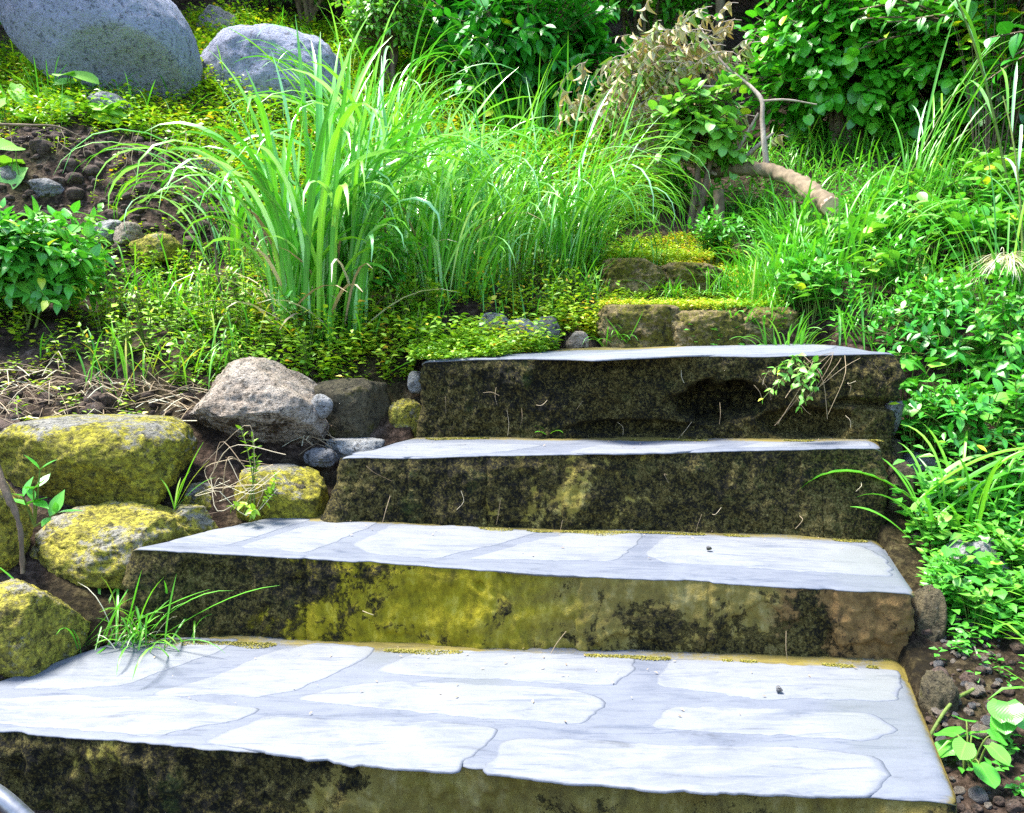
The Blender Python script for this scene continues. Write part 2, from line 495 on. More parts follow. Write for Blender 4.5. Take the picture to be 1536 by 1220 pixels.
def add_leaves(mb, tm, pos, d, up, size, r, m=0, wscale=None):
    V, Fq, UV = tm
    N = len(pos)
    y = nrm(d); x = nrm(np.cross(y, up)); z = np.cross(x, y)
    sx = size if wscale is None else size * wscale
    v = pos[:, None, :] + (V[None, :, 0, None] * x[:, None] * sx[:, None, None]
                           + (V[None, :, 1, None] * y[:, None] + V[None, :, 2, None] * z[:, None]) * size[:, None, None])
    q = Fq[None] + (np.arange(N) * len(V))[:, None, None]
    a = np.concatenate([np.broadcast_to(UV[None], (N, len(V), 2)), np.broadcast_to(np.asarray(r)[:, None, None], (N, len(V), 1))], 2)
    mb.add(v.reshape(-1, 3), q.reshape(-1, 4), a=a.reshape(-1, 3), m=m)


def blades(mb, base, az, th0, bend, length, width, r, seg=8, powr=2.2, fold=0.35, twist=0.0, m=0, basew=0.5):
    """arching grass blades, all vectorised: tilt from vertical grows from th0 by bend along the blade"""
    N = len(base)
    t = np.linspace(0, 1, seg + 1)
    th = th0[:, None] + bend[:, None] * t[None] ** powr
    tm = 0.5 * (th[:, 1:] + th[:, :-1])
    ds = (length / seg)[:, None]
    hz = np.concatenate([np.zeros((N, 1)), np.cumsum(np.sin(tm) * ds, 1)], 1)
    vz = np.concatenate([np.zeros((N, 1)), np.cumsum(np.cos(tm) * ds, 1)], 1)
    side_drift = (rng.normal(0, 0.06, N))[:, None] * (t ** 2)[None] * length[:, None]
    dirh = np.stack([np.cos(az), np.sin(az), np.zeros(N)], 1)
    sd = np.stack([-np.sin(az), np.cos(az), np.zeros(N)], 1)
    c = base[:, None] + dirh[:, None] * hz[..., None] + sd[:, None] * side_drift[..., None]
    c[..., 2] += vz
    nr = dirh[:, None] * np.cos(th)[..., None]
    nr = nr + np.array([0, 0, 1.0]) * (-np.sin(th))[..., None]
    w = width[:, None] * 0.5 * (basew + (1 - basew) * np.minimum(1, t / 0.35))[None] * np.clip((1 - t) * 4.5, 0.03, 1)[None] ** 0.8
    tw = (twist * rng.normal(0, 1, N))[:, None] * t[None]
    s = sd[:, None] * np.cos(tw)[..., None] + nr * np.sin(tw)[..., None]
    L = c - s * w[..., None] - nr * (w * fold)[..., None]
    R = c + s * w[..., None] - nr * (w * fold)[..., None]
    V = np.stack([L, c, R], 2).reshape(N, -1, 3)
    k = (seg + 1) * 3
    fq = np.array([(i * 3 + j, i * 3 + j + 1, i * 3 + j + 4, i * 3 + j + 3) for i in range(seg) for j in range(2)])
    q = fq[None] + (np.arange(N) * k)[:, None, None]
    a = np.zeros((N, seg + 1, 3, 3))
    a[..., 0, 0] = -1; a[..., 2, 0] = 1; a[..., 1] = t[None, :, None]; a[..., 2] = np.asarray(r)[:, None, None]
    mb.add(V.reshape(-1, 3), q.reshape(-1, 4), a=a.reshape(-1, 3), m=m)


def crom(pts, n):
    pts = np.asarray(pts, float)
    p = np.vstack([2 * pts[0] - pts[1], pts, 2 * pts[-1] - pts[-2]])
    out = []
    K = len(pts) - 1
    for s in np.linspace(0, K, n):
        i = min(int(s), K - 1); t = s - i
        a, b, c, d = p[i], p[i + 1], p[i + 2], p[i + 3]
        out.append(0.5 * ((2 * b) + (-a + c) * t + (2 * a - 5 * b + 4 * c - d) * t * t + (-a + 3 * b - 3 * c + d) * t ** 3))
    return np.array(out)


def tube(mb, pts, rad, sides=6, n=None, cap=True, rough=0.0, m=0, r=0.5):
    c = crom(pts, n) if n else np.asarray(pts, float)
    k = len(c)
    rad = np.interp(np.linspace(0, 1, k), np.linspace(0, 1, len(np.atleast_1d(rad))), np.atleast_1d(rad)) if np.ndim(rad) else np.full(k, rad)
    tg = nrm(np.gradient(c, axis=0))
    ref = np.array([0.3, 0.2, 0.93]) if abs(tg[0][2]) < 0.9 else np.array([1.0, 0, 0])
    vs = []
    x = nrm(np.cross(tg[0], ref))
    for i in range(k):
        x = nrm(x - tg[i] * (x @ tg[i])); y = np.cross(tg[i], x)
        an = np.linspace(0, 2 * PI, sides, endpoint=False)
        vs.append(c[i] + (np.cos(an)[:, None] * x + np.sin(an)[:, None] * y) * rad[i])
    V = np.array(vs).reshape(-1, 3)
    if rough:
        cc = np.repeat(c, sides, 0)
        V = cc + (V - cc) * (1 + rough * fbm(V * np.array([24, 24, 24]), 4, 5, 0.65))[:, None]
    q = [(i * sides + j, i * sides + (j + 1) % sides, (i + 1) * sides + (j + 1) % sides, (i + 1) * sides + j) for i in range(k - 1) for j in range(sides)]
    a = np.zeros((len(V), 3)); a[:, 1] = np.repeat(np.linspace(0, 1, k), sides); a[:, 2] = r
    mb.add(V, q, a=a, m=m)
    if cap:
        b = mb.n
        for e, ring in ((0, V[:sides]), (1, V[-sides:])):
            cv = ring.mean(0)
            vv = np.vstack([ring, cv])
            tr = [(j, (j + 1) % sides, sides) if e else ((j + 1) % sides, j, sides) for j in range(sides)]
            mb.add(vv, t=tr, a=np.tile([[0, e, r]], (sides + 1, 1)), m=m)


def ico(sub):
    bm_ = __import__('bmesh').new()
    __import__('bmesh').ops.create_icosphere(bm_, subdivisions=sub, radius=1)
    v = np.array([x.co[:] for x in bm_.verts]); f = np.array([[x.index for x in q.verts] for q in bm_.faces])
    bm_.free()
    return v, f


ICO = {k: ico(k) for k in (3, 4, 5, 6)}


def rock_shape(rad, seed, sub=5, p=2.6, cuts=5, cutd=(0.68, 0.95), n1=0.14, n2=0.035, rot=0.0, flatten=0.0, tilt=0.0, planes=()):
    V, Fc = ICO[sub]
    r_ = np.random.default_rng(seed)
    v = V / ((np.abs(V) ** p).sum(1) ** (1 / p))[:, None]
    for _ in range(cuts):
        d = nrm(r_.normal(size=3) * [1, 1, 0.8]); h = r_.uniform(*cutd)
        e = v @ d - h
        v = v - d * np.where(e > 0, e * 0.88, 0)[:, None]
    for d, h in planes:
        d = nrm(np.array(d, float)); e = v @ d - h
        v = v - d * np.where(e > 0, e * 0.9, 0)[:, None]
    v = v * (1 + n1 * fbm(V * 1.3 + seed, 3, seed))[:, None]
    v = v * (1 + n2 * fbm(V * 5 + seed, 4, seed + 3, 0.6))[:, None]
    v = v + nrm(V) * (0.010 * fbm(V * 16, 4, seed + 9, 0.7))[:, None]
    v = v / np.abs(v).max(0)
    if flatten:
        v[:, 2] = np.where(v[:, 2] > flatten, flatten + (v[:, 2] - flatten) * 0.25, v[:, 2])
    v = v * np.asarray(rad)
    c, s = math.cos(tilt), math.sin(tilt)
    v = np.stack([v[:, 0] * c - v[:, 2] * s, v[:, 1], v[:, 0] * s + v[:, 2] * c], 1)
    c, s = math.cos(rot), math.sin(rot)
    v = np.stack([v[:, 0] * c - v[:, 1] * s, v[:, 0] * s + v[:, 1] * c, v[:, 2]], 1)
    return v, Fc


def rock(name, box, Y, mat, seed, label, cat='rock', group=None, depth=0.8, **kw):
    """a stone whose outline spans the photo box (x0,y0,x1,y1) when its middle stands at distance Y"""
    x0, y0, x1, y1 = box
    c = P((x0 + x1) / 2, (y0 + y1) / 2, Y)
    dd = (c - CAM) @ FW
    rx = (x1 - x0) / 2 * dd / F; rz = (y1 - y0) / 2 * dd / F
    v, f = rock_shape((rx, rx * depth, rz), seed, **kw)
    mb = MB(); mb.add(v + c, t=f)
    base = c - np.array([0, 0, rz])
    o = mb.build(name, mat, loc=base)
    return tag(o, label, cat, group)


# leaf templates
T_OV = leaf_t(5, 0.55, 'ovate', 0.25, 0.22)
T_HEART = leaf_t(6, 0.78, 'heart', 0.18, 0.22)
T_LANCE = leaf_t(6, 0.36, 'lance', 0.3, 0.3)
T_LANCEB = leaf_t(6, 0.42, 'lance', 0.25, 0.12, 0.01)
T_SM = leaf_t(2, 0.6, 'ovate', 0.3, 0.15)
T_SML = leaf_t(2, 0.4, 'lance', 0.3, 0.2)
T_S3 = leaf_t(3, 0.55, 'ovate', 0.3, 0.2)
T_RND = leaf_t(6, 0.95, 'round', 0.12, 0.1)
T_WILT = leaf_t(5, 0.42, 'ovate', 0.9, 0.55)


def shoots(start, ctrl, tip, k, t0=0.25):
    """points, tangents on quadratic arcs: (n,k,3)"""
    t = np.linspace(t0, 1, k)[None, :, None]
    p = (1 - t) ** 2 * start[:, None] + 2 * t * (1 - t) * ctrl[:, None] + t ** 2 * tip[:, None]
    d = 2 * (1 - t) * (ctrl - start)[:, None] + 2 * t * (tip - ctrl)[:, None]
    return p, nrm(d), np.broadcast_to(t[..., 0], p.shape[:2])


def leafy(mbL, start, ctrl, tip, tm, k, size, t0=0.25, pitch=0.35, droop=0.15, upmix=1.0, opposite=False, r0=None, m=0, rspread=0.5, shrink=0.35, rmul=0.8):
    n = len(start)
    p, d, t = shoots(start, ctrl, tip, k, t0)
    p = p.reshape(-1, 3); d = d.reshape(-1, 3); t = t.reshape(-1)
    N = len(p)
    i = np.tile(np.arange(k), n); sh = np.repeat(np.arange(n), k)
    ref = np.where(np.abs(d[:, 2:3]) > 0.9, np.array([[1.0, 0, 0]]), np.array([[0, 0, 1.0]]))
    e1 = nrm(np.cross(d, ref)); e2 = np.cross(d, e1)
    ph0 = rng.uniform(0, 6.28, n)[sh]
    sets = [0.0, PI] if opposite else [0.0]
    rs = (rng.uniform(0, 1, n) if r0 is None else r0)[sh]
    for off in sets:
        an = ph0 + (i * PI / 2 if opposite else i * 2.4) + off + rng.normal(0, 0.25, N)
        rad = e1 * np.cos(an)[:, None] + e2 * np.sin(an)[:, None]
        ld = nrm(rad * 1.0 + d * (pitch + 0.9 * t ** 3)[:, None] + np.array([0, 0, -1.0]) * (droop + rng.normal(0, 0.12, N))[:, None])
        up = nrm(np.array([0, 0, 1.0]) * upmix + d * 0.5 + rng.normal(0, 0.22, (N, 3)))
        sz = size * (1 - shrink * t ** 2) * rng.uniform(0.65, 1.15, N)
        r = np.clip(rs * (1 - rspread) + rng.uniform(0, 1, N) * rspread, 0, 0.999) * rmul
        r = np.where((t > 0.93) & (rng.uniform(0, 1, N) < 0.12), 0.8 + 0.19 * rng.uniform(0, 1, N), r)
        add_leaves(mbL, tm, p, ld, up, sz, r, m)


def stems(mbS, start, ctrl, tip, r0, r1, sides=4, n=6):
    for a, b, c in zip(start, ctrl, tip):
        t = np.linspace(0, 1, n)[:, None]
        pts = (1 - t) ** 2 * a + 2 * t * (1 - t) * b + t ** 2 * c
        tube(mbS, pts, np.array([r0, r1]), sides, cap=False, r=0.5)


def bush(base, R, ns, k, tm, size, cz=0.55, t0=0.3, pitch=0.35, droop=0.2, seed=1, lower=-0.5, stemr=0.006, trunk=0.03, inner=0.4, opposite=False, rr=None, lump=0.35):
    """leafy shrub: shoots from inside the crown to a lumpy outline. returns (leaf mesh builder, stem mesh builder)"""
    base = np.asarray(base, float); R = np.asarray(R, float)
    c = base + np.array([0, 0, R[2] * cz * 2 * 0.9])
    d = nrm(rng.normal(size=(ns * 3, 3))); d = d[d[:, 2] > lower][:ns]
    n = len(d)
    rad = (1 + lump * fbm(d * 1.8 + seed * 3.1, 3, seed)) * rng.uniform(0.62, 1.0, n)
    tip = c + d * R * rad[:, None]
    st = c + (tip - c) * inner * rng.uniform(0.5, 1.1, n)[:, None] - np.array([0, 0, R[2] * 0.18])
    ct = 0.5 * (st + tip) + np.array([0, 0, 1.0]) * (0.12 * R[2] * rng.uniform(0.2, 1.4, n))[:, None] + rng.normal(0, 0.04, (n, 3)) * R
    L, S = MB(), MB()
    leafy(L, st, ct, tip, tm, k, size, t0, pitch, droop, opposite=opposite, r0=rr)
    stems(S, st, ct, tip, stemr, stemr * 0.4, 3, 5)
    nb = max(4, ns // 22)
    for i in rng.choice(n, nb, replace=False):
        mid = base * 0.45 + st[i] * 0.55 + rng.normal(0, 0.05, 3) * R
        tube(S, [base + rng.normal(0, 0.04, 3) * [1, 1, 0] - [0, 0, 0.05], mid, st[i]], np.array([trunk, trunk * 0.6, trunk * 0.3]), 6, 8, cap=False)
    return L, S


def herb(base, ns, h, spread, k, tm, size, t0=0.15, pitch=0.2, droop=0.1, opposite=True, stemr=0.003, lean=(0, 0), rr=None, sag=0.0, shrink=0.35, rmul=0.8):
    base = np.asarray(base, float)
    az = rng.uniform(0, 6.28, ns); rad = spread * np.sqrt(rng.uniform(0.02, 1, ns))
    out = np.stack([np.cos(az), np.sin(az), np.zeros(ns)], 1)
    st = base + out * (rad * 0.25)[:, None]
    hh = h * rng.uniform(0.6, 1.05, ns)
    tip = base + out * rad[:, None] + np.array([lean[0], lean[1], 0]) + np.array([0, 0, 1.0]) * (hh - sag * rad)[:, None]
    ct = st + (tip - st) * 0.35 + np.array([0, 0, 1.0]) * (0.3 * hh)[:, None]
    L, S = MB(), MB()
    leafy(L, st, ct, tip, tm, k, size, t0, pitch, droop, opposite=opposite, r0=rr, shrink=shrink, rmul=rmul)
    stems(S, st - np.array([0, 0, 0.02]), ct, tip, stemr, stemr * 0.5, 4, 6)
    return L, S


def plant(name, base, LS, ml, ms, label, cat, group=None, lname='foliage', sname='stem'):
    o = empty(name, base, label, cat, group)
    LS[0].build(lname, ml, o)
    LS[1].build(sname, ms, o)
    return o


# ------------------------------------------------------------------ stair geometry (measured from the photo, all on real planes)
def at_z(px, py, z): return PZ(px, py, z)


SL = []      # per step: front-left, front-right, back-left, back-right (3-D) of the tread
A_fl, A_fr = PZ(-185, 1080, 0), PZ(1440, 1205, 0)
A_bl, A_br = PZ(235, 950, 0), PZ(1372, 990, 0)
B_fl, B_fr = P(196, 822, A_bl[1]), P(1374, 889, A_br[1])
B_bl, B_br = PZ(452, 772, B_fl[2]), PZ(1332, 804, B_fr[2])
C_fl, C_fr = P(508, 686, B_bl[1]), P(1322, 672, B_br[1])
C_bl, C_br = PZ(630, 657, C_fl[2]), PZ(1332, 659, C_fr[2])
D_fl, D_fr = P(632, 540, C_bl[1]), P(1343, 529, C_br[1])
D_bl = D_fl + np.array([0.06, 0.55, 0.0]); D_br = D_fr + np.array([0.06, 0.62, 0.0])
A_back_ext = 0.10
STEPS = [
    dict(fl=A_fl, fr=A_fr, bl=A_bl, br=A_br, zb=-0.42),
    dict(fl=B_fl, fr=B_fr, bl=B_bl, br=B_br, zb=-0.10),
    dict(fl=C_fl, fr=C_fr, bl=C_bl, br=C_br, zb=min(B_fl[2], B_fr[2]) - 0.08),
    dict(fl=D_fl, fr=D_fr, bl=D_bl, br=D_br, zb=min(C_fl[2], C_fr[2]) - 0.08),
]
print('STEPS', [[np.round(s[k], 3).tolist() for k in ('fl', 'fr', 'bl', 'br')] for s in STEPS])


def tread_z(i, x, y):
    s = STEPS[i]
    x = np.asarray(x, float); y = np.asarray(y, float)
    t = (x - s['fl'][0]) / (s['fr'][0] - s['fl'][0])
    z = s['fl'][2] + t * (s['fr'][2] - s['fl'][2])
    p = np.stack([x, y, np.full_like(x, i * 3.7)], -1).reshape(-1, 3)
    return z + (0.006 * fbm(p * 2.0, 3, 40 + i)).reshape(x.shape)


def front_edge(i, n):
    """plan positions along the worn front edge"""
    s = STEPS[i]
    t = np.linspace(0, 1, n)
    p = s['fl'][None, :2] + (s['fr'] - s['fl'])[None, :2] * t[:, None]
    d = nrm((s['fr'] - s['fl'])[:2]); no = np.array([d[1], -d[0]])
    L = np.linalg.norm((s['fr'] - s['fl'])[:2])
    q = np.stack([t * L, np.full(n, i * 5.3), np.zeros(n)], 1)
    w = 0.013 * fbm(q * 2.0, 3, 60 + i) + 0.004 * fbm(q * 22, 3, 61 + i)
    ch = sstep(0.28, 0.55, fbm(q * 7 + 31, 3, 64 + i))
    return p + no * (w - 0.008 * ch)[:, None], no, t


STAIR_POLY = []
for i, s in enumerate(STEPS):
    STAIR_POLY.append([s['fl'][:2] , s['fr'][:2], s['br'][:2] + [0, 0.12], s['bl'][:2] + [0, 0.12]])


# ------------------------------------------------------------------ terrain: thin-plate surface through points read from the photo
GP = [(-40, 1050, 1.75), (40, 900, 2.0), (60, 790, 2.25), (200, 790, 2.4), (330, 760, 2.45), (430, 740, 2.55), (540, 670, 2.8),
      (-200, 700, 2.4), (20, 590, 2.85), (150, 580, 2.85), (300, 585, 2.85), (470, 585, 2.95), (590, 560, 3.05), (640, 535, 3.15),
      (60, 520, 3.1), (250, 480, 3.35), (450, 480, 3.4), (600, 500, 3.25), (760, 505, 3.35), (860, 500, 3.45),
      (100, 430, 3.6), (320, 410, 3.8), (550, 420, 3.8), (750, 430, 3.9), (880, 420, 4.0),
      (40, 370, 3.95), (200, 375, 4.0), (330, 330, 4.3), (50, 290, 4.2), (160, 290, 4.3), (60, 225, 4.35), (200, 225, 4.45),
      (60, 180, 4.75), (200, 185, 4.85), (330, 230, 4.9), (500, 290, 4.8), (700, 290, 5.0), (850, 260, 5.4), (700, 210, 5.8),
      (100, 130, 5.3), (230, 160, 5.3), (330, 140, 5.7), (480, 150, 6.0), (600, 160, 6.2), (300, 60, 6.6), (560, 90, 7.0), (-200, 40, 6.0), (-300, 300, 4.4),
      (768, 170, 6.4), (900, 190, 6.2), (1000, 215, 6.0),
      (960, 520, 3.3), (1100, 515, 3.3), (1250, 520, 3.2), (1000, 452, 3.75), (1120, 450, 3.75), (1000, 408, 4.15), (1100, 405, 4.2), (1000, 365, 4.7),
      (1050, 330, 5.0), (1200, 420, 3.9), (1300, 440, 3.6), (1250, 350, 4.4), (1400, 400, 3.8), (1500, 400, 3.7), (1500, 290, 4.6), (1350, 290, 4.8),
      (1150, 270, 5.3), (1300, 230, 5.6), (1480, 220, 5.6), (1380, 560, 3.05), (1480, 560, 3.0), (1400, 620, 2.85), (1500, 640, 2.75),
      (1380, 730, 2.55), (1480, 740, 2.45), (1400, 850, 2.2), (1500, 860, 2.15), (1430, 960, 1.95), (1520, 960, 1.9), (1450, 1080, 1.65), (1530, 1080, 1.62),
      (1480, 1210, 1.4), (1580, 1210, 1.4), (1700, 700, 2.4), (1700, 400, 3.6), (1800, 1000, 1.8), (2000, 300, 4.6),
      (768, -40, 9), (0, -60, 9), (1536, -20, 9), (768, -260, 14), (-300, -260, 14), (1800, -260, 14)]
gp = np.array([P(*g) for g in GP])
extra = np.array([(-1.2, 1.2, -0.32), (0, 0.9, -0.38), (1.2, 0.9, -0.2), (-1.5, 0, -0.45), (0, 0, -0.5), (1.5, 0, -0.4), (0, -1.5, -0.7), (-2, -1.5, -0.6), (2, -1.5, -0.6),
                  (-3, 1.8, 0.3), (-4, 4, 1.7), (3.5, 2, 0.5), (4.5, 4.5, 1.9), (-0.4, 1.9, -0.15), (0.4, 2.2, 0.0), (0.3, 2.6, 0.2), (0.3, 2.9, 0.45), (0.5, 1.6, -0.2)])
gp = np.vstack([gp, extra])


def _k(r2):
    return np.where(r2 < 1e-12, 0, 0.5 * r2 * np.log(np.maximum(r2, 1e-12)))


_n = len(gp)
_K = _k(((gp[:, None, :2] - gp[None, :, :2]) ** 2).sum(-1)) + np.eye(_n) * 0.02
_Pm = np.hstack([np.ones((_n, 1)), gp[:, :2]])
_sol = np.linalg.solve(np.block([[_K, _Pm], [_Pm.T, np.zeros((3, 3))]]), np.concatenate([gp[:, 2], np.zeros(3)]))


def tz(x, y, detail=True):
    x = np.asarray(x, float); y = np.asarray(y, float)
    sh = x.shape
    xy = np.stack([x.ravel(), y.ravel()], 1)
    xc = np.clip(xy, [-7, -3], [7, 15])
    z = np.zeros(len(xy))
    for a in range(0, len(xy), 20000):
        b = xc[a:a + 20000]
        z[a:a + 20000] = _k(((b[:, None] - gp[None, :, :2]) ** 2).sum(-1)) @ _sol[:_n] + _sol[_n] + b @ _sol[_n + 1:]
    far = np.linalg.norm(xy - xc, axis=1)
    z = z + 0.35 * np.maximum(0, xy[:, 1] - 15) + 0.12 * np.maximum(0, np.abs(xy[:, 0]) - 7)
    if detail:
        q = np.column_stack([xy, np.zeros(len(xy))])
        z = z + 0.045 * fbm(q * 1.6, 3, 3) + 0.02 * fbm(q * 7, 4, 5, 0.6)
    for i, pl in enumerate(STAIR_POLY):
        s = inpoly(xy[:, 0], xy[:, 1], pl)
        if s.any():
            z[s] = np.minimum(z[s], tread_z(i, xy[s, 0], xy[s, 1]) - 0.07)
    return z.reshape(sh)


def G(px, Y, dz=0.0):
    """ground point in the direction of photo column px at distance Y"""
    x = (px - CX) / F * (Y * math.cos(TH) + 0.0)
    return np.array([x, Y, float(tz(np.array([x]), np.array([Y]))[0]) + dz])


def axis(lo, hi, c0, c1, fine, n_out):
    mid = np.arange(c0, c1, fine)
    a = c0 - np.geomspace(fine, c0 - lo, n_out)[::-1]; b = c1 + np.geomspace(fine, hi - c1, n_out)
    return np.concatenate([a, mid, [c1], b])


gx = axis(-60, 60, -3.4, 3.4, 0.03, 26); gy = axis(-40, 70, 0.8, 7.0, 0.03, 26)
X, Yg = np.meshgrid(gx, gy)
Z = tz(X, Yg)
mb = MB()
nx, ny = len(gx), len(gy)
idx = np.arange(nx * ny).reshape(ny, nx)
mb.add(np.stack([X, Yg, Z], -1).reshape(-1, 3), np.stack([idx[:-1, :-1], idx[:-1, 1:], idx[1:, 1:], idx[1:, :-1]], -1).reshape(-1, 4))
tag(mb.build('ground', M['soil']), 'dark soil hillside rising behind the stone steps', 'ground', kind='structure')


def tnormal(x, y, e=0.04):
    gxz = (tz(x + e, y, False) - tz(x - e, y, False)) / (2 * e); gyz = (tz(x, y + e, False) - tz(x, y - e, False)) / (2 * e)
    return nrm(np.stack([-gxz, -gyz, np.ones_like(gxz)], -1))


# ------------------------------------------------------------------ build the four cemented steps
stair = empty('stone_staircase', (0.1, A_fl[1], -0.4), 'mossy stone staircase of four broad steps with pale flagstone treads', 'staircase')
BARE = {
    0: lambda x, v: (0.34 + 0.42 * sstep(-0.7, -0.1, x) - 0.25 * v * sstep(-0.2, 0.5, x), 0.25 + 0 * x, 0 * x + 0.1),
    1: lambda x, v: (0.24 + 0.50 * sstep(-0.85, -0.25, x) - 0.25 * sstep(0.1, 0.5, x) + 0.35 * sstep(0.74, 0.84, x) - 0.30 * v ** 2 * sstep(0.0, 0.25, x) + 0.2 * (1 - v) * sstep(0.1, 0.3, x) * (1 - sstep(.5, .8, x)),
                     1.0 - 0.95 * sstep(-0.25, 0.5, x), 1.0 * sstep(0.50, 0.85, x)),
    2: lambda x, v: (0.22 + 0.22 * sstep(-0.3, 0.0, x) * (1 - sstep(0.3, 0.7, x)) + 0.10 * v, 0.3 + 0 * x, 0.15 + 0 * x),
    3: lambda x, v: (0.02 + 0 * x, 0.3 + 0 * x, 0.15 + 0 * x),
}


def step_block(i):
    s = STEPS[i]
    st = empty('step', (0, 0, 0), None, None)
    st.parent = stair
    st.location = tuple(np.array([(s['fl'][0] + s['fr'][0]) / 2, (s['fl'][1] + s['fr'][1]) / 2, s['zb']]) - np.array(stair.location))
    ne = 300
    fe, no, tt = front_edge(i, ne)
    d = nrm((s['fr'] - s['fl'])[:2])
    # plan path with rounded ends: back-left, front, back-right
    rc = 0.05
    nsd = 60
    lb = s['bl'][:2] + [0.0, 0.10]; rb = s['br'][:2] + [0.0, 0.10]
    if i == 1: lb = s['bl'][:2] + [-0.05, 0.1]
    le = np.linspace(0, 1, nsd, endpoint=False)[:, None]
    left = lb + (fe[0] - lb) * le
    right = fe[-1] + (rb - fe[-1]) * np.linspace(0, 1, nsd + 1)[1:, None]
    path = np.vstack([left, fe, right])
    sj = 0.030 * fbm(np.column_stack([right * 9, np.full(len(right), i * 3.0)]), 4, 15)
    right[:, 0] += sj * sstep(0, 0.15, np.linspace(0, 1, len(right)))
    for _ in range(4):
        pp = path.copy(); path[1:-1] = 0.25 * pp[:-2] + 0.5 * pp[1:-1] + 0.25 * pp[2:]
    path[nsd + 14:nsd + ne - 14] = fe[14:ne - 14]
    tg = nrm(np.gradient(path, axis=0)); nn = np.stack([tg[:, 1], -tg[:, 0]], 1)
    nv = 56
    zt = tread_z(i, path[:, 0], path[:, 1]) - 0.006
    v = np.linspace(0, 1, nv)
    zz = zt[:, None] + (s['zb'] - zt)[:, None] * v[None]
    hgt = (zt - s['zb'])[:, None] * v[None]
    PX = np.broadcast_to(path[:, None, 0], zz.shape); PY = np.broadcast_to(path[:, None, 1], zz.shape)
    q = np.stack([PX, PY, zz], -1).reshape(-1, 3)
    amp = {0: 0.02, 1: 0.012, 2: 0.018, 3: 0.028}[i]
    disp = amp * fbm(q * 6, 4, 80 + i, 0.55) + 0.35 * amp * fbm(q * 40, 3, 90 + i, 0.6)
    disp = disp.reshape(zz.shape) * sstep(0, 0.12, v)[None]
    disp = disp + (0.02 + 0.02 * (i == 2)) * v[None]
    pi_ = np.arange(len(path))[:, None]
    disp = disp + {0: 0.0, 1: 0.10, 2: 0.085, 3: 0.0}[i] * sstep(nsd + 16, nsd - 6, pi_) * v[None]
    if i == 1:   # a flaking render coat over rubble
        flake = sstep(-0.05, 0.05, fbm(q * 3.5, 4, 97).reshape(zz.shape) + 0.35 - 0.9 * v[None] * sstep(0.0, 0.3, PX))
        disp = disp - 0.014 * (1 - flake)
    if i == 3:   # hollow where stones are missing, and a shelf of lower stones
        for (hx, hz, rx, rz, dep) in ((P(1072, 600, 2.72)[0], P(1072, 600, 2.72)[2], 0.17, 0.075, 0.17), (P(1200, 630, 2.7)[0], P(1200, 630, 2.7)[2], 0.17, 0.06, 0.09), (P(950, 640, 2.75)[0], P(950, 640, 2.75)[2], 0.25, 0.03, 0.05)):
            e = ((PX - hx) / rx) ** 2 + ((zz - hz) / rz) ** 2 + 0.5 * fbm(q * 9, 3, 5).reshape(zz.shape)
            disp = disp - dep * (1 - sstep(0.45, 1.1, e))
        cr = np.abs(zz - (P(1300, 603, 2.65)[2] + 0.012 * fbm(q * 8, 2, 8).reshape(zz.shape)))
        disp = disp - 0.05 * (1 - sstep(0.0, 0.02, cr)) * sstep(P(1225, 600, 2.65)[0], P(1260, 600, 2.65)[0], PX)
    V = np.stack([PX + nn[:, None, 0] * disp, PY + nn[:, None, 1] * disp, zz], -1)
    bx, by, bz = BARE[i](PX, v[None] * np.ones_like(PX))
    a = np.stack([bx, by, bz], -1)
    k = len(path)
    idx = np.arange(k * nv).reshape(k, nv)
    mb = MB()
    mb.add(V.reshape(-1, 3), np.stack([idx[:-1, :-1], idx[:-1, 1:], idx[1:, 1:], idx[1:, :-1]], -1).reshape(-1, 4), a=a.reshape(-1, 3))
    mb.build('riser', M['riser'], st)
    # tread: mortar bed that laps 8 mm over the riser, with a rolled lip
    nr_ = 60
    fe2, _, _ = front_edge(i, k)
    rows = np.linspace(0, 1, nr_) ** 1.3
    front = path + nn * (0.0015 + 0.0015 * fbm(np.column_stack([path * 12, np.zeros(len(path))]), 3, 19))[:, None]
    sel = slice(nsd - 2, nsd + ne + 2)
    fr_ = front[sel]
    kk = len(fr_)
    tbk = np.linspace(0, 1, kk)[:, None]
    bk = (s['bl'][:2] + [0.0, 0.09]) * (1 - tbk) + (s['br'][:2] + [0.0, 0.09]) * tbk
    XY = fr_[:, None] * (1 - rows)[None, :, None] + bk[:, None] * rows[None, :, None]
    ZZ = tread_z(i, XY[..., 0], XY[..., 1])
    dist = np.linalg.norm(XY - fr_[:, None], axis=-1)
    ZZ = ZZ - 0.004 * np.exp(-(dist / 0.006) ** 2)
    sed = np.minimum(tbk, 1 - tbk) * np.linalg.norm(fr_[-1] - fr_[0])
    ZZ = ZZ - 0.012 * np.exp(-(sed / 0.02) ** 2)
    lip = np.stack([fr_[:, 0], fr_[:, 1], ZZ[:, 0] - 0.002], -1)[:, None]
    lip0 = np.stack([path[sel, 0] - nn[sel, 0] * 0.01, path[sel, 1] - nn[sel, 1] * 0.01, ZZ[:, 0] - 0.009], -1)[:, None]
    TV = np.concatenate([lip0, lip, np.stack([XY[..., 0], XY[..., 1], ZZ], -1)], 1)
    bdist = (1 - rows)[None] * np.linalg.norm(bk - fr_, axis=1)[:, None] - 0.135
    dirt = 0.80 * (1 - sstep(0.0, 0.085, bdist)) + 0.42 * (1 - sstep(0.0, 0.05, sed)) + 0.42 * (1 - sstep(0, 0.04, dist))
    if i == 0:
        dirt = dirt + 0.35 * (1 - sstep(0.0, 0.10, sed)) * (tbk > 0.5)
    A3 = np.zeros(TV.shape); A3[:, 2:, 0] = dirt; A3[:, :2, 0] = 0.62
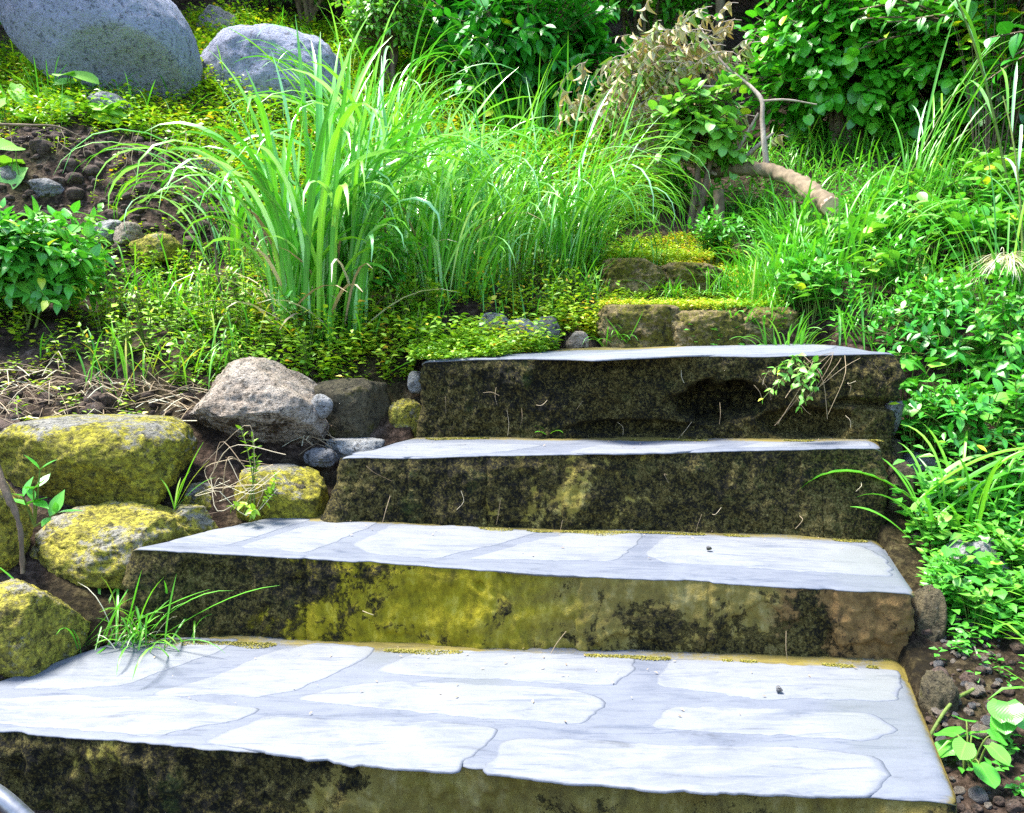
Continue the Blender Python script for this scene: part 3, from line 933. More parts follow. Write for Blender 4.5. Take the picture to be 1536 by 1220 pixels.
    w = TV.shape[1]
    idx = np.arange(kk * w).reshape(kk, w)
    mb = MB()
    mb.add(TV.reshape(-1, 3), np.stack([idx[:-1, :-1], idx[1:, :-1], idx[1:, 1:], idx[:-1, 1:]], -1).reshape(-1, 4), a=A3.reshape(-1, 3))
    # flagstones bedded in the mortar
    for fp in FLAGS[i]:
        zmean = 0.5 * (s['fl'][2] + s['fr'][2])
        w3 = np.array([PZ(px, py, s['fl'][2] + (s['fr'][2] - s['fl'][2]) * np.clip((px - proj(s['fl'])[0]) / (proj(s['fr'])[0] - proj(s['fl'])[0]), 0, 1)) for px, py in fp])[:, :2]
        # resample and roughen the outline
        out = []
        for a_, b_ in zip(w3, np.roll(w3, -1, 0)):
            m_ = max(2, int(np.linalg.norm(b_ - a_) / 0.010))
            out.append(a_ + (b_ - a_) * np.linspace(0, 1, m_, endpoint=False)[:, None])
        ol = np.vstack(out)
        for _ in range(4):
            ol = 0.5 * ol + 0.25 * (np.roll(ol, 1, 0) + np.roll(ol, -1, 0))
        cen = ol.mean(0)
        q3 = np.column_stack([ol, np.full(len(ol), i * 2.0)])
        jit = 0.014 * fbm(q3 * 7, 3, 69) + 0.007 * fbm(q3 * 24, 3, 70) + 0.004 * fbm(q3 * 60, 2, 71)
        ol = ol + nrm(ol - cen) * jit[:, None]
        rings = []
        for f_, dz in ((1.0, -0.004), (1.0, 0.0002), (0.975, 0.0009), (0.9, 0.0014), (0.7, 0.0017), (0.45, 0.0018), (0.2, 0.0018)):
            xy = cen + (ol - cen) * f_
            rings.append(np.column_stack([xy, tread_z(i, xy[:, 0], xy[:, 1]) + dz]))
        n_ = len(ol)
        VV = np.vstack(rings + [np.array([[cen[0], cen[1], float(tread_z(i, cen[:1], cen[1:])[0]) + 0.0018]])])
        qs = [(r_ * n_ + j, r_ * n_ + (j + 1) % n_, (r_ + 1) * n_ + (j + 1) % n_, (r_ + 1) * n_ + j) for r_ in range(len(rings) - 1) for j in range(n_)]
        ts = [((len(rings) - 1) * n_ + j, (len(rings) - 1) * n_ + (j + 1) % n_, len(rings) * n_) for j in range(n_)]
        area = 0.5 * np.sum(ol[:, 0] * np.roll(ol[:, 1], -1) - np.roll(ol[:, 0], -1) * ol[:, 1])
        if area < 0:
            qs = [q_[::-1] for q_ in qs]; ts = [t_[::-1] for t_ in ts]
        fa = np.zeros((len(VV), 3)); fa[:n_ * 2, 1] = 1.0; fa[n_ * 2:n_ * 3, 1] = 0.75; fa[n_ * 3:n_ * 4, 1] = 0.35
        mb.add(VV, qs, ts, a=fa, m=1)
    mb.build('tread', [M['mortar'], M['flag']], st)
    return st


FLAGS = [
    [[(15, 1033), (60, 1012), (130, 985), (215, 962), (262, 956), (360, 960), (330, 978), (300, 988), (215, 1018), (170, 1032)],
     [(225, 1042), (330, 1010), (410, 977), (480, 965), (572, 968), (545, 988), (500, 1012), (440, 1032), (380, 1045), (330, 1045)],
     [(-50, 1050), (130, 1040), (250, 1047), (395, 1062), (370, 1077), (290, 1094), (238, 1106), (120, 1096), (-50, 1080)],
     [(445, 1047), (500, 1030), (590, 1018), (720, 1025), (860, 1035), (908, 1050), (890, 1070), (875, 1086), (760, 1080), (620, 1066), (500, 1056)],
     [(560, 1006), (600, 986), (640, 974), (800, 978), (962, 988), (945, 1010), (920, 1031), (830, 1026), (700, 1016), (600, 1012)],
     [(298, 1115), (400, 1073), (520, 1080), (660, 1084), (745, 1096), (735, 1112), (705, 1140), (695, 1160), (560, 1150), (420, 1132)],
     [(1000, 992), (1140, 994), (1345, 1004), (1352, 1050), (1150, 1052), (985, 1030)],
     [(970, 1090), (1000, 1060), (1150, 1064), (1310, 1070), (1350, 1096), (1300, 1112), (1100, 1100)],
     [(712, 1160), (760, 1108), (860, 1106), (1000, 1114), (1200, 1122), (1320, 1138), (1338, 1162), (1310, 1198), (1150, 1190), (1000, 1182)]],
    [[(250, 815), (330, 795), (425, 776), (470, 780), (405, 800), (340, 819)],
     [(355, 822), (430, 800), (490, 783), (570, 785), (510, 812), (455, 829)],
     [(525, 818), (590, 788), (700, 790), (815, 793), (745, 818), (655, 836), (560, 830)],
     [(770, 820), (850, 797), (965, 800), (945, 826), (925, 842), (800, 840), (700, 838)],
     [(965, 832), (1000, 802), (1130, 806), (1285, 814), (1335, 838), (1348, 864), (1200, 858), (1000, 846)]],
    [[(530, 681), (610, 664), (700, 664), (820, 668), (740, 680), (600, 684)],
     [(850, 679), (900, 667), (1010, 667), (1090, 668), (1040, 676), (930, 681)],
     [(1100, 673), (1140, 665), (1240, 664), (1300, 664), (1312, 671), (1200, 672)]],
    [[(800, 538), (880, 531), (1000, 524), (1100, 519), (1195, 516), (1255, 523), (1225, 528), (1060, 534), (900, 540)]],
]
for i in range(4):
    step_block(i)


# ------------------------------------------------------------------ rocks and boulders
rock('boulder', (0, -58, 306, 152), 5.45, M['granite'], 12, 'huge smooth blue-grey boulder at the top left of the hillside', 'boulder', depth=0.8, p=2.3, cuts=3, cutd=(0.8, 0.95), n1=0.035, n2=0.006, tilt=-0.74, sub=6)
rock('boulder', (306, 44, 520, 215), 6.1, M['granite'], 25, 'rounded grey boulder behind the tall lemongrass clump', 'boulder', depth=0.9, p=2.4, cuts=3, n1=0.08, n2=0.015, sub=6)
rock('boulder', (296, 12, 356, 80), 6.9, M['greyrock'], 33, 'small pale boulder in the weeds between the two big boulders', 'boulder', p=2.4)

rock('mossy_rock', (6, 612, 298, 790), 2.50, M['mossrock'], 5, 'large flat-topped rock covered in yellow-green moss, biggest of the rocks left of the steps', 'rock', depth=0.7, p=2.9, cuts=7, cutd=(0.78, 0.98), n1=0.08, n2=0.03, flatten=0.8, sub=6)
rock('brown_rock', (280, 536, 494, 716), 2.78, M['brownrock'], 44, 'brown pointed rock with a rough pale top beside the third step', 'rock', depth=0.9, p=2.1, cuts=2, cutd=(0.82, 0.92), n1=0.09, n2=0.035, sub=6, planes=(((-0.75, -0.25, 0.55), 0.78), ((0.62, -0.1, 0.75), 0.82), ((0.1, -0.62, -0.78), 0.45), ((-0.5, -0.5, -0.7), 0.5)))
rock('mossy_rock', (50, 756, 300, 905), 2.26, M['mossrock2'], 9, 'low yellow mossy rock lying below the largest mossy rock', 'rock', depth=0.7, p=2.5, cuts=7, n1=0.14, n2=0.04, sub=6)
rock('mossy_rock', (-90, 868, 112, 1045), 1.92, M['mossrock2'], 27, 'yellow lichen-covered rock at the left end of the lowest flagstone tread', 'rock', depth=0.8, p=2.5, n1=0.1, n2=0.03, sub=6, tilt=0.3)
rock('mossy_rock', (-110, 690, 40, 880), 2.12, M['mossrock2'], 61, 'yellow mossy rock cut off by the left picture edge, above the lichen-covered rock', 'rock', depth=0.8, p=2.6, n2=0.03)
rock('mossy_rock', (348, 683, 494, 815), 2.52, M['mossrock'], 14, 'mossy rock with a flat pale top under the brown pointed rock', 'rock', depth=0.8, p=2.3, cuts=4, flatten=0.7, n1=0.15, n2=0.04)
rock('mossy_rock', (236, 756, 326, 815), 2.36, M['mossrock2'], 71, 'small mossy rock between the low yellow rock and the second step', 'rock', p=2.6)
rock('mossy_rock', (262, 722, 352, 800), 2.52, M['mossrock'], 83, 'mossy rock in the gap behind the dry vine tangle', 'rock', p=2.6)
rock('mossy_rock', (455, 562, 596, 668), 2.92, M['darkrock'], 90, 'dark mossy rock set in the bank left of the top step', 'rock', p=3.2, n2=0.03)
rock('mossy_rock', (582, 592, 640, 676), 2.93, M['mossrock2'], 95, 'small upright yellow-topped rock against the left end of the top step', 'rock', p=3.4)
rock('flat_rock', (486, 650, 580, 704), 2.76, M['palerock'], 97, 'pale flat slab wedged beside the left end of the third tread', 'rock', depth=0.7, p=3, flatten=0.6)
rock('stone', (464, 592, 499, 628), 2.72, M['palerock'], 99, 'small smooth white stone beside the brown pointed rock', 'stone', n1=0.06, cuts=2, tilt=-0.5)
rock('stone', (611, 556, 636, 592), 2.98, M['palerock'], 102, 'little pale stone perched at the top left corner of the top step', 'stone', n1=0.08)
rock('stone', (456, 672, 506, 702), 2.66, M['greyrock'], 103, 'small grey stone between the brown pointed rock and the third step', 'stone')
rock('mossy_rock', (140, 836, 270, 975), 2.22, M['darkrock'], 108, 'dark mossy rock at the left end of the second riser', 'rock', depth=0.8, p=2.6, n2=0.03, tilt=-0.2)
rock('mossy_rock', (405, 715, 480, 800), 2.50, M['darkrock'], 110, 'dark mossy rock against the left end of the third riser', 'rock', p=2.8)

rock('stone', (1342, 678, 1414, 742), 2.66, M['greyrock'], 120, 'round grey stone beside the right end of the third step', 'stone', n1=0.07, cuts=3)
rock('mossy_rock', (1350, 714, 1440, 812), 2.52, M['darkrock'], 122, 'green mossy rock under the round grey stone right of the steps', 'rock', p=2.6)
rock('rubble_stone', (1316, 690, 1368, 830), 2.52, M['darkrock'], 124, 'rough dark rubble stone bonded to the right end of the third step', 'stone', p=3.2, n2=0.05, depth=1.4)
rock('rubble_stone', (1316, 596, 1352, 655), 2.66, M['greyrock'], 126, 'pale grey rubble stone at the lower right corner of the top step', 'stone', p=4, n2=0.04, depth=1.6)
rock('rubble_stone', (1326, 655, 1350, 700), 2.64, M['darkrock'], 127, 'small dark rubble stone below the lower right corner of the top step', 'stone', p=3, n2=0.05, depth=1.6)
rock('stone', (1412, 806, 1514, 905), 2.18, M['palerock'], 130, 'pale broken stone in the weeds right of the second step', 'stone', p=3, cuts=6, n2=0.03)
rock('rubble_stone', (1362, 870, 1412, 1010), 1.98, M['darkrock'], 131, 'dark mossy rubble stone along the right end of the second riser', 'stone', p=3, n2=0.05, depth=1.3)
rock('rubble_stone', (1385, 1000, 1428, 1120), 1.72, M['darkrock'], 133, 'dark rubble stone in the crack along the lowest tread', 'stone', p=3, n2=0.05, depth=1.6)

HILL = [((138, 328, 184, 366), 4.0, 'palerock', 140, 'pale stone lying on the bare soil scar, leftmost of its pair'), ((170, 332, 214, 376), 3.95, 'brownrock', 141, 'brown stone lying on the bare soil scar, right of the pale one'),
        ((198, 350, 274, 404), 3.9, 'mossrock2', 142, 'yellow mossy stone at the foot of the bare soil scar'), ((262, 236, 334, 296), 4.6, 'palerock', 143, 'tan stone under the left drooping lemongrass blades'),
        ((40, 268, 98, 304), 4.25, 'greyrock', 144, 'grey stone stuck in the bare soil below the overhang'), ((-10, 250, 38, 290), 4.25, 'greyrock', 145, 'grey stone in the bare soil at the left picture edge'),
        ((130, 140, 195, 180), 4.9, 'palerock', 146, 'whitish stone half buried in weeds below the huge boulder'),
        ((715, 468, 766, 512), 3.45, 'palerock', 150, 'small pale stone half hidden in weeds left of the moss-topped pair'), ((756, 476, 812, 530), 3.38, 'palerock', 151, 'pale stone at the foot of the grass above the top step'),
        ((794, 472, 842, 526), 3.42, 'greyrock', 152, 'grey stone with yellow moss leaning on its pale neighbour above the top step'), ((848, 496, 884, 530), 3.38, 'brownrock', 153, 'small brown stone at the back edge of the top tread')]
for b, Y, m, sd_, lb in HILL:
    rock('stone', b, Y, M[m], sd_, lb, 'stone', p=2.5)


def rough_step(name, boxes, label):
    c = P((boxes[0][0][0] + boxes[-1][0][2]) / 2, boxes[0][0][3], boxes[0][1])
    root = empty(name, c, label, 'step')
    for b, Y, m, sd_ in boxes:
        x0, y0, x1, y1 = b
        cc = P((x0 + x1) / 2, (y0 + y1) / 2, Y); dd = (cc - CAM) @ FW
        v, f = rock_shape(((x1 - x0) / 2 * dd / F, 0.17, (y1 - y0) / 2 * dd / F), sd_, p=4.0, cuts=3, cutd=(0.85, 1), n1=0.10, n2=0.07, flatten=0.8, sub=6)
        mb = MB(); mb.add(v + cc, t=f)
        mb.build('stone_block', M[m], root)


rough_step('rough_step', [((890, 448, 1025, 560), 3.50, 'stepstone', 201), ((985, 458, 1120, 560), 3.48, 'stepstone', 202), ((1070, 452, 1190, 555), 3.50, 'stepstone', 203)], 'low rough step of three stones with grassy top, behind the slate-topped step')
rough_step('rough_step', [((898, 382, 1000, 460), 4.0, 'stepstone', 205), ((982, 390, 1088, 460), 4.0, 'stepstone', 206)], 'farthest rough step of two stones sunk in yellowish turf')

# pebbles on the treads and in the soil
mbp = MB()
for k_, (px, py, i, rr, lb) in enumerate([(1063, 838, 1, 0.008, 'tiny grey pebble on the second tread'), (1168, 1043, 0, 0.008, 'tiny grey pebble on the lowest tread')]):
    q = PZ(px, py, float(STEPS[i]['fr'][2])); q[2] = float(tread_z(i, q[:1], q[1:2])[0]) + rr * 0.75 + 0.005
    v, f = rock_shape((rr, rr, rr * 0.8), 300 + k_, sub=3)
    mb = MB(); mb.add(v + q, t=f)
    tag(mb.build('pebble', M['greyrock'], loc=q - [0, 0, rr * 0.75]), lb, 'pebble')
pv = []
for k_ in range(5):
    v, f = rock_shape((1, 0.85, 0.7), 320 + k_, sub=3)
    mb = MB(); mb.add(v, t=f); pv.append(mb.mesh('pebble', M['greyrock' if k_ % 2 else 'brownrock']))
kk = 0
for k_ in range(900):
    px, Y = rng.uniform(1395, 1540), rng.uniform(1.42, 2.05)
    g = G(px, Y)
    if any(inpoly(g[:1], g[1:2], pl)[0] for pl in STAIR_POLY): continue
    u, w = proj(g)
    if not (1404 < u < 1545 and 930 < w < 1225): continue
    o = bpy.data.objects.new('pebble', pv[kk % 5]); COL.objects.link(o)
    s_ = float(np.clip(rng.lognormal(-4.95, 0.5), 0.003, 0.021)); o.scale = (s_, s_, s_); o.location = g + [0, 0, s_ * 0.3]; o.rotation_euler = (rng.uniform(-.4, .4), rng.uniform(-.4, .4), rng.uniform(0, 6))
    tag(o, 'loose grey or brown pebble on the bare soil right of the lowest tread', 'pebble', 'pebbles on the bare soil by the lowest tread')
    kk += 1
    if kk >= 130: break

# ------------------------------------------------------------------ ground cover
def scatter(n, xl, yl, polys, excl=(), pad=0.0):
    x = rng.uniform(*xl, n); y = rng.uniform(*yl, n)
    z = tz(x, y)
    p = np.stack([x, y, z], 1)
    u, w = proj(p)
    k = np.zeros(n, bool)
    for pl in polys: k |= inpoly(u, w, pl)
    for pl in excl: k &= ~inpoly(u, w, pl)
    for pl in STAIR_POLY[:3]: k &= ~inpoly(x, y, pl)
    return p[k]


def clumpy(p, scale, lo, hi, seed):
    f = fbm(np.column_stack([p[:, :2] * scale, np.zeros(len(p))]), 3, seed)
    return p[rng.uniform(0, 1, len(p)) < sstep(lo, hi, f)]


def carpet(mb, p, h, k, tm, size, rlo=0.0, rhi=1.0):
    n = len(p)
    hh = h * rng.uniform(0.25, 1.0, n)
    lean = rng.normal(0, 0.35, (n, 2))
    t = (np.arange(k) + 0.7) / k
    pos = p[:, None] + np.stack([lean[:, 0:1] * hh[:, None] * t, lean[:, 1:2] * hh[:, None] * t, hh[:, None] * t], -1)
    an = rng.uniform(0, 6.28, n)[:, None] + np.arange(k)[None] * 2.4
    d = np.stack([np.cos(an), np.sin(an), rng.normal(0.25, 0.25, an.shape)], -1)
    up = np.array([0, 0, 1.0]) + rng.normal(0, 0.25, d.shape)
    patch = 0.5 + 0.4 * fbm(np.column_stack([p[:, :2] * 2.5, np.zeros(n)]), 2, 55)
    r = np.clip(patch[:, None] + rng.normal(0, 0.22, an.shape), 0, 0.999)
    r = rlo + (rhi - rlo) * r
    add_leaves(mb, tm, pos.reshape(-1, 3), d.reshape(-1, 3), up.reshape(-1, 3), (size * rng.uniform(0.6, 1.25, an.shape)).ravel(), r.ravel())


SCAR = [(-80, 190), (120, 195), (230, 215), (330, 280), (345, 380), (250, 410), (110, 395), (-80, 330)]
LEFT = [(-200, 640), (-200, 100), (60, 80), (330, 20), (640, 60), (900, 150), (1010, 300), (900, 380), (905, 520), (640, 560), (560, 600), (300, 620)]
STRAW = [(-60, 545), (60, 560), (200, 570), (300, 590), (300, 640), (-60, 660)]
mb = MB()
p = scatter(34000, (-4.5, 1.6), (2.4, 8.0), [LEFT], [SCAR, STRAW])
p = clumpy(p, 2.2, -1.3, -0.2, 31)
p = np.vstack([p, scatter(11000, (-2.2, 0.5), (2.6, 3.8), [[(250, 600), (300, 480), (640, 460), (930, 470), (900, 525), (640, 545), (600, 580), (480, 600)]])])
near = p[:, 1] < 4.3
ff = fbm(np.column_stack([p[:, :2] * 3.0, np.zeros(len(p))]), 3, 91)
u_ = rng.uniform(0, 1, len(p))
k = near & (u_ < 0.15) & (ff > -0.1)
carpet(mb, p[k], 0.21, 11, T_S3, 0.034, 0.1, 0.98)
k = near & (u_ >= 0.16) & (u_ < 0.28) & (ff > -0.35)
carpet(mb, p[k], 0.12, 8, T_S3, 0.026, 0.0, 0.9)
k = near & (u_ >= 0.36) & (u_ < 0.44)
carpet(mb, p[k], 0.05, 6, T_SM, 0.018, 0.2, 0.98)
carpet(mb, p[~near], 0.16, 6, T_SM, 0.036, 0.05, 0.98)
p = scatter(4500, (-4.5, 0.5), (2.4, 5.2), [SCAR, STRAW])
p = clumpy(p, 3, -0.35, 0.45, 44)
carpet(mb, p, 0.08, 7, T_S3, 0.026, 0.1, 0.98)
tag(mb.build('ground_cover', M['weed']), 'carpet of small yellow-green weeds over the left bank', kind='stuff')

# grass of the left bank and the mound
def grass(n, polys, excl, xl, yl, L, w, th=(0.5, 0.35), bend=(0.9, 0.5), clump=None, base=None, seg=5):
    p = scatter(n, xl, yl, polys, excl) if base is None else base
    if clump: p = clumpy(p, *clump)
    N = len(p)
    mb = MB()
    patch = 0.42 + 0.3 * fbm(np.column_stack([p[:, :2] * 1.8, np.zeros(N)]), 2, 77)
    blades(mb, p, rng.uniform(0, 6.28, N), np.abs(rng.normal(*th, N)), rng.normal(*bend, N), L * rng.uniform(0.4, 1.15, N), w * rng.uniform(0.6, 1.3, N),
           np.clip(patch + rng.normal(0, 0.2, N), 0, 0.97), seg=seg, m=0)
    return mb


MOUND = [(330, 60), (640, 40), (880, 150), (1000, 230), (1010, 400), (900, 480), (640, 500), (420, 480), (120, 480), (120, 400), (330, 400), (340, 200)]
mb = grass(9000, [MOUND, [(-60, 60), (250, 90), (280, 200), (-60, 190)]], [], (-4.5, 1.6), (2.8, 8), 0.28, 0.007, clump=(2.0, -0.6, 0.3, 8))
tag(mb.build('meadow_grass', M['grass']), 'fine bright grass growing over the mound behind the steps', kind='stuff')

mb = grass(5000, [[(60, 600), (60, 430), (330, 380), (640, 420), (900, 400), (900, 520), (640, 545), (480, 600), (300, 600)]], [SCAR], (-2.6, 0.6), (2.5, 4.5), 0.24, 0.006, clump=(3.0, -0.2, 0.5, 28))
tag(mb.build('bank_grass', M['grass']), 'thin grass blades among the weeds of the left bank', kind='stuff')
RIGHT = [(1040, 560), (1130, 430), (1080, 330), (1100, 240), (1250, 200), (1700, 160), (1750, 1300), (1500, 1300), (1430, 760), (1345, 700), (1345, 540), (1250, 520), (1160, 520)]
SOILR = [(1380, 900), (1560, 880), (1560, 1240), (1400, 1240)]
DARKR = [(1340, 520), (1560, 500), (1560, 640), (1420, 650), (1345, 640)]
mb = grass(15000, [RIGHT], [SOILR, DARKR], (0.6, 4.5), (1.5, 7.0), 0.26, 0.0085, th=(0.55, 0.35), clump=(2.6, -0.45, 0.35, 18))
tag(mb.build('bank_grass', M['grass']), 'mixed green grass over the right-hand bank', kind='stuff')
mb = MB()
p = clumpy(scatter(13000, (0.6, 4.5), (1.5, 7.0), [RIGHT], [SOILR, DARKR]), 2.4, -0.5, 0.3, 41)
carpet(mb, p, 0.20, 7, T_SM, 0.03, 0.0, 0.7)
p = scatter(5000, (0.9, 2.4), (1.6, 2.5), [[(1365, 740), (1560, 720), (1560, 965), (1440, 975), (1395, 940)]])
carpet(mb, p[:150], 0.17, 8, T_S3, 0.042, 0.0, 0.8)
carpet(mb, p[150:300], 0.09, 7, T_LANCEB, 0.034, 0.0, 0.9)
p = scatter(500, (0.9, 2.0), (1.3, 2.1), [SOILR]); p = clumpy(p, 5, 0.0, 0.4, 3)
carpet(mb, p, 0.05, 6, T_SM, 0.02, 0.0, 0.8)
tag(mb.build('bank_weeds', M['mid']), 'low leafy weeds among the grass of the right-hand bank', kind='stuff')
# turf of the path beyond the steps
PATH = [(880, 520), (900, 470), (880, 400), (930, 360), (1080, 350), (1130, 400), (1180, 450), (1170, 520)]
mb = MB()
p = scatter(14000, (0.2, 1.8), (3.05, 5.2), [PATH])
carpet(mb, p, 0.035, 6, T_SM, 0.017, 0.35, 0.98)
n = 900
p = np.array([P(rng.uniform(900, 1175), rng.uniform(452, 460), rng.uniform(3.42, 3.62)) for _ in range(n)])
p[:, 2] -= 0.012
carpet(mb, p, 0.03, 6, T_SM, 0.015, 0.35, 0.98)
p = np.array([P(rng.uniform(915, 1070), rng.uniform(384, 392), rng.uniform(4.0, 4.15)) for _ in range(300)])
carpet(mb, p, 0.04, 6, T_SM, 0.017, 0.3, 0.98)
tag(mb.build('path_turf', M['weed']), 'short yellowish turf on the path beyond the steps', kind='stuff')

# moss cushions along the foot of each riser and weeds lapping the top tread
mb = MB()
for i in range(3):
    s = STEPS[i]
    n = 15000
    t = rng.uniform(0, 0.97, n)
    xy = s['bl'][None, :2] * (1 - t)[:, None] + s['br'][None, :2] * t[:, None]
    q = np.column_stack([t * 2.2, np.full(n, i * 4.0), np.zeros(n)])
    wd = np.clip(0.006 + 0.06 * fbm(q * 3, 3, 12 + i), 0, 0.08) + (0.03 * sstep(0.25, 0.0, t) if i == 0 else 0)
    off = -0.045 - rng.uniform(0, 1, n) ** 1.5 * wd
    keep = wd > 0.012
    xy = xy[keep]; off = off[keep]
    y = xy[:, 1] + off
    p = np.column_stack([xy[:, 0], y, tread_z(i, xy[:, 0], y) + 0.001])
    N = len(p)
    d = np.column_stack([rng.normal(0, 1, (N, 2)), rng.uniform(0.1, 0.8, N)])
    add_leaves(mb, T_SM, p, d, np.tile([0, 0, 1.0], (N, 1)) + rng.normal(0, 0.3, (N, 3)), rng.uniform(0.0025, 0.006, N), np.clip(rng.normal(0.4, 0.25, N), 0, 1))
tag(mb.build('moss_fringe', M['moss']), 'yellow moss growing along the foot of the risers', kind='stuff')
mb = MB()
s = STEPS[3]
n = 5200
t = rng.uniform(-0.03, 0.5, n)
dd = rng.uniform(-0.01, 0.62, n)
q = np.column_stack([t * 3.0, dd * 2, np.zeros(n)])
keep = dd > -0.02 + 0.75 * sstep(0.10, 0.42, t) + 0.12 * fbm(q * 2.2, 3, 9)
t, dd = t[keep], dd[keep]
xy = s['fl'][None, :2] + (s['fr'] - s['fl'])[None, :2] * t[:, None]
p = np.column_stack([xy[:, 0], xy[:, 1] + dd, tread_z(3, xy[:, 0], xy[:, 1] + dd) + 0.002])
u_ = rng.uniform(0, 1, len(p))
k = u_ < 0.3
carpet(mb, p[k], 0.025, 6, T_SM, 0.016, 0.1, 0.98)
k = (u_ > 0.3) & (u_ < 0.5)
carpet(mb, p[k], 0.07, 8, T_S3, 0.024, 0.0, 0.9)
k = (u_ > 0.9) & (dd > 0.1)
carpet(mb, p[k], 0.16, 11, T_S3, 0.032, 0.1, 0.98)
tag(mb.build('creeping_weeds', M['weed']), 'small weeds creeping over the left part of the top tread', kind='stuff')

# clods and small stones of the bare soil
mb = MB()
cl = [rock_shape((1, 0.9, 0.75), 400 + k_, sub=3) for k_ in range(6)]
p = np.vstack([scatter(9000, (-4.2, -0.8), (2.4, 5.2), [SCAR, STRAW])[:1700], scatter(6000, (0.7, 2.2), (1.2, 2.6), [SOILR, [(1345, 640), (1540, 640), (1540, 900), (1380, 900)]])[:500]])
for j, q in enumerate(p):
    v, f = cl[j % 6]; s_ = float(np.clip(rng.lognormal(-4.5, 0.65), 0.003, 0.05)) * (1.0 if q[0] < 0 else 0.55)
    a_ = rng.uniform(0, 6.28); c_, d_ = math.cos(a_), math.sin(a_)
    w_ = np.stack([v[:, 0] * c_ - v[:, 1] * d_, v[:, 0] * d_ + v[:, 1] * c_, v[:, 2]], 1)
    mb.add(w_ * s_ + q, t=f)
tag(mb.build('soil_rubble', M['soilclod']), 'crumbly clods and bits of stone on the bare soil', kind='stuff')

# dry straw mat
mb = MB()
p = scatter(9000, (-3, -0.6), (2.4, 3.4), [STRAW, [(480, 690), (560, 640), (560, 600), (300, 600)]])[:260]
for q in p:
    a = rng.uniform(0, 6.28); L = rng.uniform(0.06, 0.3); d = np.array([math.cos(a), math.sin(a) * 0.6, 0]) * L
    h = 0.05 * rng.uniform(0, 1) ** 2 + 0.004
    tube(mb, [q - d / 2 + [0, 0, h * rng.uniform(.2, 1)], q + [0, 0, h + 0.02] + rng.normal(0, .015, 3), q + d / 2 + [0, 0, h * rng.uniform(.2, 1)]], rng.uniform(0.0006, 0.0022), 4, 5, cap=False, r=rng.uniform(0, 1) ** 2.2)
tag(mb.build('dry_straw', M['straw']), 'mat of dry straw and dead stems above the mossy rocks', kind='stuff')

# ------------------------------------------------------------------ lemongrass
def clump(name, base, n, L, w, spread, label, cat='grass clump', th=0.3, bend=(1.5, 0.7), mat='lemon', group=None, bias=None, powr=2.4, dead=0, seg=14, upright=0.0):
    base = np.asarray(base, float)
    a0 = rng.uniform(0, 6.28, n); rr = spread * np.sqrt(rng.uniform(0, 1, n))
    b = base + np.stack([np.cos(a0) * rr, np.sin(a0) * rr * 0.8, np.zeros(n)], 1)
    b[:, 2] = tz(b[:, 0], b[:, 1]) - 0.02
    az = a0 + rng.normal(0, 0.7, n)
    if bias is not None:
        k = rng.uniform(0, 1, n) < bias[1]
        az = np.where(k, bias[0] + rng.normal(0, 0.5, n), az)
    th0 = np.abs(rng.normal(0, th, n)) + 0.25 * rr / max(spread, 1e-6) * th
    mb = MB()
    r = np.clip(rng.beta(2, 3, n) * 0.95, 0, 0.97)
    bd = np.clip(rng.normal(*bend, n), 0.1, 3.2)
    if upright: bd = np.where(rng.uniform(0, 1, n) < upright, rng.uniform(0.1, 0.9, n), bd)
    blades(mb, b, az, th0, bd, L * rng.uniform(0.45, 1.1, n), w * rng.uniform(0.65, 1.2, n), r, seg=seg, powr=powr, twist=0.35)
    root = empty(name, base, label, cat, group)
    mb.build('blades', M[mat], root)
    if dead:
        m2 = MB(); k = rng.integers(0, n, dead)
        blades(m2, b[k], rng.uniform(0, 6.28, dead), rng.uniform(0.4, 1.2, dead), rng.uniform(0.8, 2.0, dead), L * 0.6 * rng.uniform(0.4, 1, dead), w * rng.uniform(0.4, 0.8, dead), rng.uniform(0, 1, dead), seg=7)
        m2.build('dead_blades', M['straw'], root)
    return root


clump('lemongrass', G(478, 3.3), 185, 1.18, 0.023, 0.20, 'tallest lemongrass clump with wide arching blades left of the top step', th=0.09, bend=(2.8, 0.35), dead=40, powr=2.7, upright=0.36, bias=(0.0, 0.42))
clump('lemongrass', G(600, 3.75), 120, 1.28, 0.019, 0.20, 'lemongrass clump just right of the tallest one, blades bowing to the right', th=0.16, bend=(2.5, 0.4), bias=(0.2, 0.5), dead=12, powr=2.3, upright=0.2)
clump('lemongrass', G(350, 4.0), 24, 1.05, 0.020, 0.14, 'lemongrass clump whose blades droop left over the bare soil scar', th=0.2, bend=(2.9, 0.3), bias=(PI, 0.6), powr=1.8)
clump('tufted_grass', G(735, 4.1), 170, 1.0, 0.012, 0.24, 'tufted fine grass in the middle of the mound, between lemongrass and path', th=0.22, bend=(2.1, 0.5), bias=(0.2, 0.3), upright=0.3, powr=2.1)
clump('tufted_grass', G(850, 4.15), 190, 1.05, 0.011, 0.18, 'tufted fine grass beside the path, its blades fountaining to the right', th=0.25, bend=(2.7, 0.4), bias=(0.0, 0.6), powr=2.0, upright=0.2)
clump('tufted_grass', G(655, 3.7), 160, 0.75, 0.012, 0.22, 'tufted fine grass low in front of the right lemongrass clump', th=0.3, bend=(1.3, 0.5))
clump('tufted_grass', G(560, 5.2), 120, 1.1, 0.014, 0.25, 'tufted grass high on the mound behind the lemongrass', th=0.3, bend=(1.7, 0.5))
clump('tufted_grass', G(1190, 4.35), 130, 0.42, 0.010, 0.14, 'pale tufted grass standing behind the sawn log', th=0.45, bend=(1.5, 0.6), mat='grass')
clump('tufted_grass', G(1170, 3.75), 170, 0.38, 0.009, 0.22, 'tufted grass under the sawn log beside the path', th=0.4, bend=(1.2, 0.6), mat='grass')
